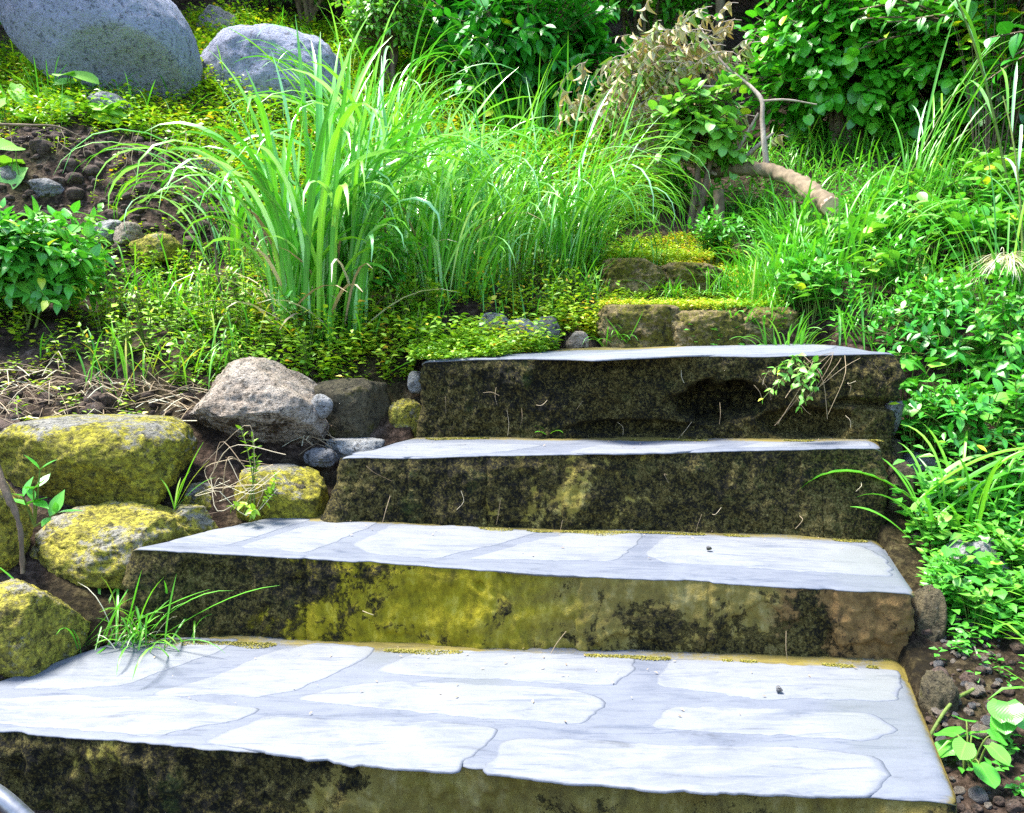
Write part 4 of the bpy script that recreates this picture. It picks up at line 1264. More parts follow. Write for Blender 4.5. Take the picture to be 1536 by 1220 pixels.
clump('tufted_grass', G(1180, 3.32), 120, 0.24, 0.007, 0.10, 'small grass tuft behind the right end of the slate tread', th=0.5, bend=(1.2, 0.6), mat='grass')
for px, py, n_, L_, lb in ((925, 516, 46, 0.17, 'short grass tuft at the left foot of the low rough step'), (1062, 514, 34, 0.13, 'short grass tuft in front of the middle stone of the low rough step'), (1150, 516, 46, 0.18, 'short grass tuft at the right foot of the low rough step'), (1015, 450, 40, 0.14, 'short grass tuft on the turf between the two rough steps'), (1082, 440, 50, 0.2, 'grass tuft at the right end of the farthest rough step')):
    b_ = P(px, py, 3.40 if py > 500 else 3.78)
    mb = MB(); q_ = b_ + np.column_stack([rng.normal(0, 0.045, n_), rng.normal(0, 0.02, n_), np.full(n_, -0.01)])
    blades(mb, q_, rng.uniform(0, 6.28, n_), np.abs(rng.normal(0.5, 0.35, n_)), rng.normal(1.0, 0.5, n_), L_ * rng.uniform(0.4, 1.1, n_), np.full(n_, 0.0055), np.clip(rng.beta(2, 3, n_), 0, .95), seg=6)
    root = empty('grass_tuft', b_, lb, 'grass tuft'); mb.build('blades', M['grass'], root)
clump('tall_grass', G(1365, 4.3), 26, 1.15, 0.011, 0.10, 'tall grass leaning right in front of the heart-leaved bush', th=0.22, bend=(0.7, 0.3), bias=(0.0, 0.8), mat='grass')
clump('tall_grass', G(1510, 3.2), 30, 0.85, 0.010, 0.10, 'tall thin grass by the right picture edge below the seed head', th=0.2, bend=(0.8, 0.4), mat='grass')
clump('tall_grass', G(1250, 3.75), 60, 0.6, 0.010, 0.25, 'loose tall grass on the right bank below the sawn log', th=0.3, bend=(1.0, 0.5), mat='grass')
clump('tall_grass', G(1470, 2.3), 36, 0.42, 0.010, 0.12, 'loose tall grass beside the pale broken stone right of the second step', th=0.4, bend=(1.4, 0.5), mat='grass')
clump('tall_grass', G(820, 5.9), 60, 0.75, 0.012, 0.35, 'thin upright grass at the foot of the glossy dark shrub', th=0.22, bend=(0.7, 0.4), mat='grass')
clump('tall_grass', G(700, 4.9), 90, 0.6, 0.012, 0.4, 'upright grass on top of the mound behind the fine tufts', th=0.3, bend=(0.9, 0.5), mat='grass')

# tuft on the lowest tread
q = PZ(185, 972, 0.0)
n = 64
b = q + np.column_stack([rng.normal(0, 0.075, n), rng.normal(0.02, 0.03, n), np.full(n, -0.005)])
mb = MB()
blades(mb, b, rng.normal(0.1, 1.5, n), np.abs(rng.normal(0.7, 0.35, n)), rng.normal(0.9, 0.5, n), rng.uniform(0.07, 0.25, n), rng.uniform(0.004, 0.007, n), np.clip(rng.beta(2, 3, n), 0, .95), seg=8)
blades(mb, b[:4], np.array([0.0, 0.05, 0.25, 3.3]), np.array([1.0, 1.05, 0.8, 0.6]), np.array([0.4, 0.2, 0.9, 0.4]), np.array([0.40, 0.34, 0.3, 0.34]), np.full(4, 0.008), np.full(4, 0.4), seg=8)
root = empty('grass_tuft', q, 'green grass tuft growing at the left edge of the lowest tread', 'grass tuft')
mb.build('blades', M['grass'], root)
m2 = MB(); k = 16
blades(m2, b[:k] + [-0.02, 0.02, 0], rng.uniform(0, 6.28, k), rng.uniform(.2, .9, k), rng.uniform(.5, 1.6, k), rng.uniform(.08, .2, k), np.full(k, 0.003), rng.uniform(0, 1, k), seg=6)
m2.build('dead_blades', M['straw'], root)

# broad-bladed grass right of the third step
q = P(1378, 772, 2.36)
n = 10
mb = MB()
blades(mb, np.tile(q, (n, 1)) + rng.normal(0, 0.03, (n, 3)) * [1, 1, 0], np.concatenate([rng.normal(-0.1, 0.4, 8), rng.uniform(0, 6.28, 2)]), rng.uniform(0.5, 1.0, n), rng.uniform(0.9, 1.9, n), rng.uniform(0.3, 0.58, n), rng.uniform(0.020, 0.034, n), rng.uniform(0.1, 0.7, n), seg=12, powr=1.7, basew=0.35)
root = empty('broad_grass', q, 'broad-bladed grass arching right from the stones beside the third step', 'grass clump')
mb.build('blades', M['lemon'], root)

# tall reed at the right and a long stalk across it
def reed(base, az, th0, L, r, label, nb=6, bl=0.7, bw=0.022):
    base = np.asarray(base, float)
    t = np.linspace(0, 1, 10); th = th0 + 0.25 * t ** 2
    d = np.stack([np.sin(th) * math.cos(az), np.sin(th) * math.sin(az), np.cos(th)], 1)
    pts = base + np.cumsum(d, 0) * (L / 10)
    root = empty('reed', base, label, 'reed')
    mb = MB(); tube(mb, np.vstack([base - [0, 0, 0.05], pts]), np.array([r, r * 0.5]), 6, 20); mb.build('stalk', M['stem'], root)
    mb = MB(); ii = np.linspace(2, 8.5, nb).astype(int)
    blades(mb, pts[ii], az + rng.normal(0, 0.9, nb), th0 + rng.uniform(0, 0.5, nb), rng.uniform(0.3, 1.3, nb), bl * rng.uniform(0.5, 1, nb), np.full(nb, bw), rng.uniform(0.3, 0.8, nb), seg=9)
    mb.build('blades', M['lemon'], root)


reed(G(1515, 4.1), 2.9, 0.22, 1.35, 0.008, 'tall stout reed leaning left at the top right corner')
reed(G(1275, 4.2), 0.15, 1.0, 1.15, 0.005, 'thin reed stalk slanting low across the right bank', 7, 0.35, 0.008)
reed(G(1330, 4.5), 0.2, 0.45, 1.0, 0.005, 'slender reed leaning right beside the heart-leaved bush', 9, 0.5, 0.009)
reed(G(1535, 3.4), 1.8, 0.12, 0.9, 0.006, 'upright reed at the right picture edge above the seed head', 6, 0.4, 0.012)

# seed head
q = P(1512, 388, 3.1)
root = empty('seed_head', G(1540, 3.1), 'pale drooping seed head of a grass at the right picture edge', 'seed head')
mb = MB(); tube(mb, [G(1540, 3.1), P(1548, 460, 3.12), P(1530, 400, 3.1), q], np.array([0.004, 0.002]), 5, 12); mb.build('stalk', M['stem'], root)
mb = MB(); n = 130
blades(mb, q + rng.normal(0, 0.008, (n, 3)), rng.uniform(0, 6.28, n), rng.uniform(1.0, 1.8, n), rng.uniform(0.9, 1.5, n), rng.uniform(0.08, 0.2, n), np.full(n, 0.0022), rng.uniform(0, 1, n), seg=6, powr=0.9)
mb.build('bristles', M['seed'], root)

# ------------------------------------------------------------------ shrubs behind
def shrub(name, px, Y, R, ns, k, tm, size, mat, label, seed, group=None, cat='shrub', cz=0.5, **kw):
    b = G(px, Y, -0.05)
    return plant(name, b, bush(b, R, ns, k, tm, size, cz=cz, seed=seed, **kw), M[mat], M['twig'], label, cat, group)


shrub('glossy_shrub', 790, 6.4, (0.85, 0.6, 0.72), 300, 9, T_LANCEB, 0.19, 'deep', 'dark glossy shrub with long pointed leaves at the back centre', 3, droop=0.25, cz=0.42, lower=-0.9, lump=0.6)
shrub('glossy_shrub', 690, 7.0, (0.6, 0.5, 0.80), 170, 10, T_LANCEB, 0.15, 'deep', 'glossy shrub leaning in from the left of the back-centre shrub', 5, droop=0.2, cz=0.42, lower=-0.9)
shrub('leafy_shrub', 585, 6.6, (0.42, 0.4, 0.62), 170, 12, T_OV, 0.075, 'bushl', 'pale green fine-leaved shrub behind the lemongrass tips', 8, droop=0.1)
shrub('heart_bush', 1255, 5.75, (1.0, 0.55, 0.78), 330, 8, T_HEART, 0.125, 'heart', 'large heart-leaved bush at the top right above the sawn log', 11, droop=0.45, cz=0.45, lower=-0.9, lump=0.7, inner=0.3)
shrub('heart_bush', 1395, 5.5, (0.5, 0.45, 0.72), 190, 9, T_HEART, 0.10, 'heart', 'heart-leaved bush right of the large one, behind the tall grass', 13, droop=0.45, cz=0.45, lower=-0.9, lump=0.7)
shrub('leafy_shrub', 1042, 4.9, (0.30, 0.2, 0.30), 80, 7, T_HEART, 0.10, 'bushl', 'bright round-leaved shrub growing through the fallen branch', 15, droop=0.35, cz=1.15, lower=-0.8, lump=0.6)
shrub('leafy_shrub', 1530, 6.2, (0.6, 0.5, 0.8), 190, 9, T_OV, 0.12, 'deep', 'dark bluish shrub in the top right corner', 17)
b = G(1470, 4.9, -0.05)
LS = herb(b, 16, 1.36, 0.30, 9, T_HEART, 0.10, t0=0.55, droop=0.5, pitch=0.1, opposite=False, rr=rng.uniform(0.8, 1.0, 16), stemr=0.005, rmul=1.0)
plant('yellowing_shrub', b, LS, M['heart'], M['twig'], 'slender shrub with hanging yellow-green leaves near the top right corner', 'shrub')
shrub('leafy_shrub', 470, 7.4, (0.8, 0.5, 0.55), 190, 10, T_OV, 0.085, 'bushl', 'pale green shrub behind the rounded boulder', 19)
shrub('leafy_shrub', 250, 7.6, (0.9, 0.5, 0.55), 190, 10, T_OV, 0.08, 'mid', 'green shrub behind the huge boulder', 21)
shrub('leafy_shrub', 960, 6.9, (0.7, 0.6, 1.0), 210, 10, T_OV, 0.11, 'mid', 'small-leaved shrub between the glossy shrub and the fallen branch', 23)
shrub('leafy_shrub', -60, 6.4, (0.6, 0.5, 0.7), 170, 10, T_OV, 0.085, 'mid', 'leafy shrub left of the huge boulder', 24)

# undergrowth of the hillside: three kinds repeated
KIND = []
for nm, tm, sz, mt, lb in (('undergrowth_bush', T_OV, 0.15, 'deep', 'broad dark-leaved bush in the thick undergrowth at the back'), ('undergrowth_bush', T_LANCEB, 0.17, 'deep', 'dark long-leaved bush in the thick undergrowth at the back'), ('undergrowth_bush', T_OV, 0.11, 'mid', 'lighter small-leaved bush in the thick undergrowth at the back')):
    b = np.zeros(3)
    KIND.append(plant(nm, b, bush(b, (0.95, 0.8, 1.0), 250, 9, tm, sz, seed=len(KIND) * 7 + 50, stemr=0.009), M[mt], M['twig'], lb, 'bush', 'bushes of the back undergrowth'))
first = [True] * 3
BB = [(-0.2 + 1.0 * i + rng.uniform(-.3, .3), 8.0 + 0.5 * (i % 2)) for i in range(-6, 8)] + [(1.25 * i + rng.uniform(-.4, .4), 10.2 + 0.6 * (i % 2)) for i in range(-6, 7)] + [(1.7 * i + rng.uniform(-.4, .4), 13) for i in range(-6, 7)]
BB += [(2.6, 6.6), (3.2, 5.4), (3.0, 7.2), (-3.6, 6.8), (-4.3, 5.6), (3.4, 4.2), (-0.55, 7.5)]
for j, (x, y) in enumerate(BB):
    k = j % 3
    z = float(tz(np.array([x]), np.array([y]))[0]) - 0.1
    rz, s = rng.uniform(0, 6.28), rng.uniform(0.85, 1.25) * (1 + 0.06 * max(0, y - 8))
    if first[k]:
        KIND[k].location = (x, y, z); KIND[k].rotation_euler = (0, 0, rz); KIND[k].scale = (s, s, s); first[k] = False
    else:
        dup(KIND[k], (x, y, z), rz, s)

# trunks in the dark behind
for px, Y, r, lb in ((585, 7.8, 0.10, 'dark tree trunk in the shade behind the fine-leaved shrub'), (1060, 6.6, 0.035, 'thin grey sapling trunk above the wilted branch'), (330, 8.4, 0.10, 'tree trunk in the shade behind the two boulders')):
    b = G(px, Y, -0.1)
    root = empty('tree', b, lb, 'tree')
    mb = MB()
    tube(mb, [b, b + [0.04, 0, 0.9], b + [-0.05, 0.05, 2.0], b + [0.05, 0.1, 3.6]], np.array([r * 1.2, r * 0.75]), 10, 26, rough=0.15); mb.build('trunk', M['twig'], root)
    L = MB(); n = 90
    d = nrm(rng.normal(size=(n, 3))); c = b + [0, 0, 3.9]
    st = c + d * 0.15; tp = c + d * np.array([1.0, 0.9, 0.7]) * rng.uniform(.6, 1, n)[:, None]
    leafy(L, st, 0.5 * (st + tp) + [0, 0, .1], tp, T_OV, 9, 0.11); L.build('crown', M['mid'], root)

# ------------------------------------------------------------------ fallen branch with wilted leaves
LOG = [P(1060, 262, 5.05), P(1105, 254, 4.9), P(1152, 256, 4.72), P(1196, 274, 4.5), P(1226, 296, 4.3), P(1246, 310, 4.15)]
root = empty('fallen_branch', G(1150, 4.75), 'sawn pale log with side branches and wilted tan leaves lying on the bank', 'fallen branch')
mb = MB(); tube(mb, LOG, np.array([0.030, 0.040, 0.047, 0.050]), 24, 90, cap=False, rough=0.26)
log = mb.build('log', M['bark'], root)
e, dr = LOG[-1], nrm(LOG[-1] - LOG[-2])
mb = MB(); tube(mb, [e - dr * 0.012, e + dr * 0.004, e + dr * 0.006], np.array([0.050, 0.049, 0.044]), 24, 4, rough=0.2)
mb.build('cut_face', M['cut'], log, None)
BR = [([P(1150, 250, 4.75), P(1146, 215, 4.75), P(1143, 180, 4.78), P(1143, 152, 4.8), P(1128, 132, 4.85), P(1118, 124, 4.9)], 0.018, 0.010),
      ([P(1098, 240, 4.88), P(1118, 205, 4.85), P(1138, 170, 4.82)], 0.013, 0.008), ([P(1112, 242, 4.9), P(1135, 220, 4.86), P(1160, 200, 4.9)], 0.014, 0.008),
      ([P(1142, 152, 4.8), P(1180, 150, 4.75), P(1225, 157, 4.75)], 0.008, 0.004), ([P(1118, 124, 4.9), P(1060, 130, 5.0), P(980, 110, 5.1), P(930, 70, 5.2)], 0.010, 0.004),
      ([P(1128, 132, 4.85), P(1080, 90, 5.0), P(1050, 40, 5.15)], 0.010, 0.004), ([P(1075, 262, 4.95), P(1000, 235, 5.0), P(930, 215, 5.05)], 0.012, 0.005), ([P(1075, 250, 4.95), P(1030, 205, 5.0), P(960, 165, 5.05), P(905, 165, 5.1)], 0.011, 0.004)]
for pts, r0, r1 in BR:
    mb = MB(); tube(mb, pts, np.array([r0, r1]), 7, 18, rough=0.15); mb.build('side_branch', M['drytwig'], root)
L, S = MB(), MB()
n = 250
cx = np.concatenate([rng.normal(950, 32, 110), rng.normal(1035, 34, 60), rng.normal(870, 22, 14), rng.normal(985, 55, 66)]); cyy = np.concatenate([rng.normal(130, 42, 110), rng.normal(95, 30, 60), rng.normal(168, 12, 14), rng.normal(220, 25, 66)])
tp = np.array([P(a, b_, 5.1 + rng.uniform(-.2, .15)) for a, b_ in zip(cx, cyy)])
st = tp + rng.normal(0, 0.05, (n, 3)) + np.array([0.16, 0.05, 0.10]); ct = 0.5 * (st + tp) + [0, 0, 0.08]
leafy(L, st, ct, tp, T_WILT, 7, 0.082, 0.25, 0.2, 1.2, 0.2, r0=np.where(np.arange(n) > 183, rng.uniform(0.5, 1, n), rng.uniform(0.05, 1.1, n)), rspread=0.35, rmul=1.0)
stems(S, st, ct, tp, 0.003, 0.0015, 3, 5)
L.build('wilted_leaves', M['wilt'], root); S.build('twigs', M['drytwig'], root)
for px, Y, y0, y1, r, lb in ((1080, 4.7, 285, 345, 0.03, 'short broken brown stump under the fallen branch'), (1378, 4.3, 318, 350, 0.03, 'short brown stump in the grass right of the sawn log')):
    mb = MB(); tube(mb, [P(px, y1, Y), P(px - 1, (y0 + y1) / 2, Y), P(px - 2, y0, Y)], np.array([r * 1.1, r]), 10, 12, rough=0.25)
    tag(mb.build('stump', M['twig'], loc=P(px, y1, Y)), lb, 'stump')

# ------------------------------------------------------------------ herbs
b = G(48, 3.25)
plant('leafy_herb', b, bush(b, (0.36, 0.26, 0.25), 120, 5, T_OV, 0.092, cz=0.55, lower=-0.8, droop=0.1, seed=61, stemr=0.003, trunk=0.006, opposite=True, lump=0.25), M['mid'], M['stem'], 'large leafy herb with paired oval leaves at the left picture edge', 'herb')
b = G(-40, 3.2)
plant('leafy_herb', b, herb(b, 22, 0.40, 0.22, 6, T_OV, 0.085, droop=0.15, stemr=0.004, shrink=0.5), M['mid'], M['stem'], 'leafy herb cut off by the left picture edge, beside the large one', 'herb')
b = G(118, 3.75)
plant('leafy_herb', b, herb(b, 14, 0.28, 0.18, 5, T_OV, 0.07, droop=0.2), M['bushl'], M['stem'], 'pale leafy herb standing behind the large one on the soil scar', 'herb')
b = G(565, 3.42)
plant('leafy_herb', b, herb(b, 16, 0.34, 0.17, 5, T_OV, 0.085, t0=0.35, droop=0.2), M['mid'], M['stem'], 'broad-leaved herb at the right foot of the tallest lemongrass', 'herb')
b = G(470, 3.15)
plant('leafy_herb', b, herb(b, 10, 0.22, 0.14, 5, T_OV, 0.05, droop=0.1), M['mid'], M['stem'], 'small leafy herb at the front foot of the tallest lemongrass', 'herb')

for px, Y, R, ns, tm_, sz, mt, lb in ((1425, 2.95, (0.30, 0.24, 0.20), 70, T_LANCEB, 0.062, 'deep', 'dark leafy herb in the shade just right of the top step'), (1515, 2.85, (0.26, 0.22, 0.24), 60, T_OV, 0.058, 'mid', 'straggly green herb in the shade at the right picture edge'),
                                    (1375, 3.15, (0.22, 0.2, 0.16), 44, T_LANCEB, 0.055, 'mid', 'small leafy herb overhanging the far right corner of the top step'), (1460, 2.6, (0.22, 0.2, 0.15), 40, T_LANCEB, 0.055, 'deep', 'low dark herb behind the broad-bladed grass')):
    b = G(px, Y)
    plant('shade_herb', b, bush(b, R, ns, 6, tm_, sz, cz=0.5, lower=-0.5, droop=0.15, stemr=0.002, trunk=0.004, lump=0.6, seed=px), M[mt], M['stem'], lb, 'herb')

# creeper with big pale leaves over the overhang
b = G(60, 4.75)
L, S = MB(), MB()
for (x0, y0, Y) in ((15, 238, 4.2), (40, 130, 4.9), (95, 150, 4.8), (140, 170, 4.75), (185, 172, 4.8), (20, 165, 4.7), (60, 185, 4.65), (110, 120, 5.0), (160, 185, 4.7), (-20, 150, 4.8)):
    p0 = P(x0, y0, Y); n = 4
    q = p0 + rng.normal(0, 0.05, (n, 3)) * [1, 1, 0.5]
    q[:, 2] = np.maximum(q[:, 2], tz(q[:, 0], q[:, 1]) + 0.05)
    add_leaves(L, T_HEART, q, np.column_stack([rng.normal(0, 1, (n, 2)), np.full(n, -0.2)]), np.column_stack([rng.normal(0, .3, n), rng.normal(-.3, .3, n), np.ones(n)]), rng.uniform(0.10, 0.17, n), rng.uniform(0.4, 0.8, n))
    for a in q: tube(S, [a - [0, 0, 0.14], a - [0.01, 0, 0.05], a], 0.003, 4, 4, cap=False)
plant('creeper', b, (L, S), M['bushl'], M['stem'], 'pale broad-leaved creeper over the overhang below the huge boulder', 'creeper')
mb = MB()
for _ in range(40):
    p0 = P(rng.uniform(-20, 330), rng.uniform(186, 225), rng.uniform(4.35, 4.5)); L_ = rng.uniform(0.08, 0.3)
    tube(mb, [p0, p0 + [rng.normal(0, .03), -0.03, -L_ * .5], p0 + [rng.normal(0, .06), -0.04, -L_]], rng.uniform(0.0008, 0.0022), 4, 7, cap=False, r=rng.uniform(0, 0.5))
tag(mb.build('exposed_roots', M['straw']), 'thin roots hanging from the turf over the bare soil scar', kind='stuff')
mb = MB(); tube(mb, [P(-40, 186, 4.35), P(40, 188, 4.33), P(85, 190, 4.36), P(120, 205, 4.4)], np.array([0.008, 0.004]), 6, 14, rough=.2)
tag(mb.build('dead_branch', M['twig'], loc=P(-40, 186, 4.35)), 'thin dark dead branch lying along the edge of the overhang', 'branch')
base = P(340, 470, 3.3)
root = empty('dead_plant', base, 'thin black dead stem standing left of the tallest lemongrass', 'dead stem')
mb = MB(); tube(mb, [base, P(328, 420, 3.3), P(322, 370, 3.3), P(312, 320, 3.3), P(310, 225, 3.32)], np.array([0.006, 0.002]), 5, 20, rough=.2)
for y, dx, dy in ((300, 22, -30), (320, -20, -28), (345, 18, -25), (260, 12, -22), (280, -14, -20)):
    x0 = 312
    tube(mb, [P(x0, y, 3.31), P(x0 + dx * .6, y + dy * .5, 3.3), P(x0 + dx, y + dy, 3.3)], np.array([0.003, 0.001]), 4, 5, cap=False)
mb.build('stem', M['twig'], root)

# broad-leaved weeds of the right bank: protos, then copies
def proto(name, LS, ml, label, cat, group):
    o = empty(name, (0, 0, 0), label, cat, group); LS[0].build('foliage', ml, o); LS[1].build('stem', M['stem'], o); return o


z0 = np.zeros(3)
WL = 'broad-leaved weed scattered through the grass of the right-hand bank'
PW = [proto('broadleaf_weed', herb(z0, 9, 0.26, 0.14, 4, T_HEART, 0.095, t0=0.5, droop=0.15, opposite=False), M['mid'], WL, 'weed', 'broad-leaved weeds on the right bank'),
      proto('broadleaf_weed', herb(z0, 14, 0.30, 0.15, 6, T_LANCEB, 0.075, t0=0.3, droop=0.1), M['mid'], WL, 'weed', 'broad-leaved weeds on the right bank'),
      proto('broadleaf_weed', herb(z0, 7, 0.32, 0.12, 3, T_HEART, 0.125, t0=0.6, droop=0.2, opposite=False), M['bushl'], WL, 'weed', 'broad-leaved weeds on the right bank')]
ZONE = [[(1180, 470), (1240, 400), (1560, 370), (1560, 560), (1350, 540), (1250, 510)], [(1340, 560), (1540, 560), (1540, 720), (1400, 720), (1350, 680)], [(1300, 340), (1560, 270), (1560, 400), (1290, 430)],
        [(1380, 800), (1540, 780), (1540, 960), (1420, 960), (1380, 900)], [(1010, 300), (1120, 330), (1090, 400), (1010, 400)]]
ii = 0
for zi, zn in enumerate(ZONE):
    p = scatter(4000, (0.5, 3.6), (1.6, 6.0), [zn])
    cnt = (26, 9, 24, 9, 7)[zi]
    for q in p[:cnt]:
        k = ii % 3 if zi in (0, 2, 3) or ii < 3 else (1 if rng.uniform() < 0.75 else 0)
        s = rng.uniform(0.65, 1.05) * (0.55 if zi == 3 else 1.0)
        if ii < 3:
            PW[k].location = tuple(q - [0, 0, 0.01]); PW[k].rotation_euler = (0, 0, rng.uniform(0, 6.28)); PW[k].scale = (s, s, s)
        else:
            dup(PW[k], q - [0, 0, 0.01], rng.uniform(0, 6.28), s)
        ii += 1

# little leafy weeds on the left bank
WS = 'little upright weed with paired yellow-green leaves on the left bank'
PS = [proto('small_weed', herb(z0, 5, 0.17, 0.06, 6, T_OV, 0.034, droop=0.05), M['weed'], WS, 'weed', 'little upright weeds on the left bank'),
      proto('small_weed', herb(z0, 7, 0.13, 0.07, 5, T_OV, 0.028, droop=0.05), M['weed'], WS, 'weed', 'little upright weeds on the left bank')]
p = scatter(6000, (-2.6, 0.5), (2.5, 4.0), [[(100, 600), (130, 430), (640, 400), (880, 430), (900, 500), (640, 535), (560, 580), (300, 560)]])[:90]
for j, q in enumerate(p):
    s = rng.uniform(0.7, 1.25)
    if j < 2:
        PS[j].location = tuple(q); PS[j].scale = (s, s, s)
    else:
        dup(PS[j % 2], q, rng.uniform(0, 6.28), s)

# plants round the steps
q = PZ(822, 661, float(C_fl[2]) + 0.004); q[2] = float(tread_z(2, q[:1], q[1:2])[0])
L, S = MB(), MB()
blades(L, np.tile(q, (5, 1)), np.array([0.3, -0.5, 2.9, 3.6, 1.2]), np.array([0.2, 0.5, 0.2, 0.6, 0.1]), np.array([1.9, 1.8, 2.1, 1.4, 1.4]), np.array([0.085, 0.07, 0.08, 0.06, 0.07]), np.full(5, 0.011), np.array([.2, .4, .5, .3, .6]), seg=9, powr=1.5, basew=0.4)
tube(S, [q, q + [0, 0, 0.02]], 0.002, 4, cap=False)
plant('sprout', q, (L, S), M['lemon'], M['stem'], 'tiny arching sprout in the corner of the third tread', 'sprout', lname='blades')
q = P(1200, 548, D_fr[1] - 0.02)
st = q + rng.normal(0, 0.012, (11, 3)); tp = np.array([P(a, b_, D_fr[1] - rng.uniform(0.05, 0.12)) for a, b_ in ((1150, 560), (1165, 585), (1145, 598), (1190, 575), (1205, 600), (1225, 580), (1200, 610), (1225, 560), (1170, 555), (1185, 550), (1215, 595))])
ct = 0.5 * (st + tp) + [0, -0.04, 0.05]
L, S = MB(), MB()
leafy(L, st, ct, tp, T_OV, 4, 0.036, 0.45, 0.3, 0.1, opposite=True); stems(S, st, ct, tp, 0.0018, 0.001, 4, 7)
plant('hanging_weed', q, (L, S), M['bushl'], M['stem'], 'leafy weed hanging from a crack in the top riser', 'weed')
mb = MB(); root = empty('dry_grass', q, 'dry grass stems slanting across the right part of the top riser', 'dry grass'); n = 9
for _ in range(n):
    a = P(rng.uniform(1195, 1300), rng.uniform(528, 540), D_fr[1] + 0.02); c = P(rng.uniform(1130, 1250), rng.uniform(570, 640), D_fr[1] - 0.05)
    tube(mb, [a, 0.5 * (a + c) + [0.01, -0.035, 0.03], c], 0.0008, 4, 8, cap=False, r=rng.uniform(0, 0.6))
mb.build('stalks', M['straw'], root)

q = P(52, 790, 2.05)
L, S = MB(), MB()
st = np.tile(q, (4, 1)); tp = np.array([P(60, 705, 2.02), P(50, 735, 2.0), P(35, 745, 2.02), P(85, 770, 2.0)]); ct = 0.5 * (st + tp)
leafy(L, st, ct, tp, T_LANCEB, 2, 0.085, 0.7, 0.1, -0.1, opposite=True); stems(S, st, ct, tp, 0.003, 0.002, 5, 6)
plant('rock_sprout', q, (L, S), M['mid'], M['stem'], 'sprout with long green leaves between the rocks at the left edge', 'sprout')
q = P(262, 765, 2.33)
mb = MB(); blades(mb, np.tile(q, (6, 1)), np.array([0.1, 0.3, -0.2, 2.8, 0.2, 1.5]), np.array([.35, .5, .25, .3, .7, .3]), np.array([.2, .4, .5, .8, .7, .5]), np.array([.22, .18, .13, .11, .15, .1]), np.array([.012, .007, .006, .006, .006, .005]), rng.uniform(.3, .9, 6), seg=8)
root = empty('grass_tuft', q, 'upright grass tuft beside the right end of the largest mossy rock', 'grass tuft'); mb.build('blades', M['grass'], root)
q = P(372, 775, 2.36)
L, S = MB(), MB()
st = q + rng.normal(0, 0.012, (7, 3)); tp = np.array([P(362, 645, 2.42), P(378, 655, 2.42), P(415, 712, 2.38), P(408, 735, 2.36), P(350, 760, 2.33), P(378, 770, 2.3), P(385, 690, 2.4)]); ct = 0.5 * (st + tp) + [0.03, -0.03, 0.03]
leafy(L, st, ct, tp, T_OV, 6, 0.033, 0.5, 0.3, 0.1, opposite=True); stems(S, st, ct, tp, 0.0022, 0.0012, 4, 8)
plant('climbing_weed', q, (L, S), M['weed'], M['stem'], 'thin weed climbing in front of the brown pointed rock', 'weed')
mb = MB(); q0 = P(330, 720, 2.38)
for _ in range(18):
    a = P(rng.uniform(300, 350), rng.uniform(685, 760), rng.uniform(2.3, 2.42)); c = P(rng.uniform(340, 430), rng.uniform(680, 770), rng.uniform(2.3, 2.42))
    tube(mb, [a, 0.5 * (a + c) + rng.normal(0, 0.05, 3), c], rng.uniform(0.0006, 0.0014), 4, 10, cap=False, r=rng.uniform(0, 1))
root = empty('dry_vine', q0, 'tangle of dry vine stems between the mossy rocks', 'vine'); mb.build('stems', M['straw'], root)

for (px, Y, s, nleaf, lb) in ((1500, 1.52, 0.7, 8, 'mallow-like plant with rounded leaves on the soil at the right picture edge'), (1490, 1.34, 0.7, 7, 'rounded-leaved plant at the bottom right corner'), (1545, 1.62, 0.7, 6, 'rounded-leaved plant half out of the picture above the mallow-like one')):
    b = G(px, Y)
    L, S = MB(), MB(); n = nleaf
    st = b + rng.normal(0, 0.01, (n, 3)) * [1, 1, 0]; az = rng.uniform(0, 6.28, n)
    tp = b + np.column_stack([np.cos(az) * .06, np.sin(az) * .06, rng.uniform(.05, .13, n)]) * s * rng.uniform(.6, 1.2, n)[:, None]
    ct = 0.5 * (st + tp) + [0, 0, 0.03]
    stems(S, st, ct, tp, 0.002, 0.0016, 5, 7)
    d = np.column_stack([np.cos(az), np.sin(az), np.full(n, -0.25)]); up = np.column_stack([rng.normal(0, .2, n), rng.normal(-0.35, .2, n), np.ones(n)])
    add_leaves(L, leaf_t(8, 0.95, 'heart', 0.15, 0.2, 0.025), tp, d, up, rng.uniform(0.055, 0.085, n) * s, rng.uniform(0.15, 0.6, n))
    plant('mallow_plant', b, (L, S), M['mid'], M['stem'], lb, 'plant')
mb = MB(); a = G(1425, 1.62, 0.01); c = G(1500, 1.72, 0.03)
tube(mb, [a, 0.5 * (a + c) + [0, 0, 0.03], c], 0.004, 6, 12, rough=0.2)
tag(mb.build('dry_stick', M['stem'], loc=a), 'yellowish stick lying on the soil beside the lowest tread', 'stick')
mb = MB(); a = P(1455, 960, 1.92); c = P(1470, 1015, 1.82)
tube(mb, [a, 0.5 * (a + c) + [0.005, 0, 0.01], c], 0.0025, 5, 10)
tag(mb.build('dry_stick', M['drytwig'], loc=c), 'pale dry stick poking from the soil below the pale broken stone', 'stick')
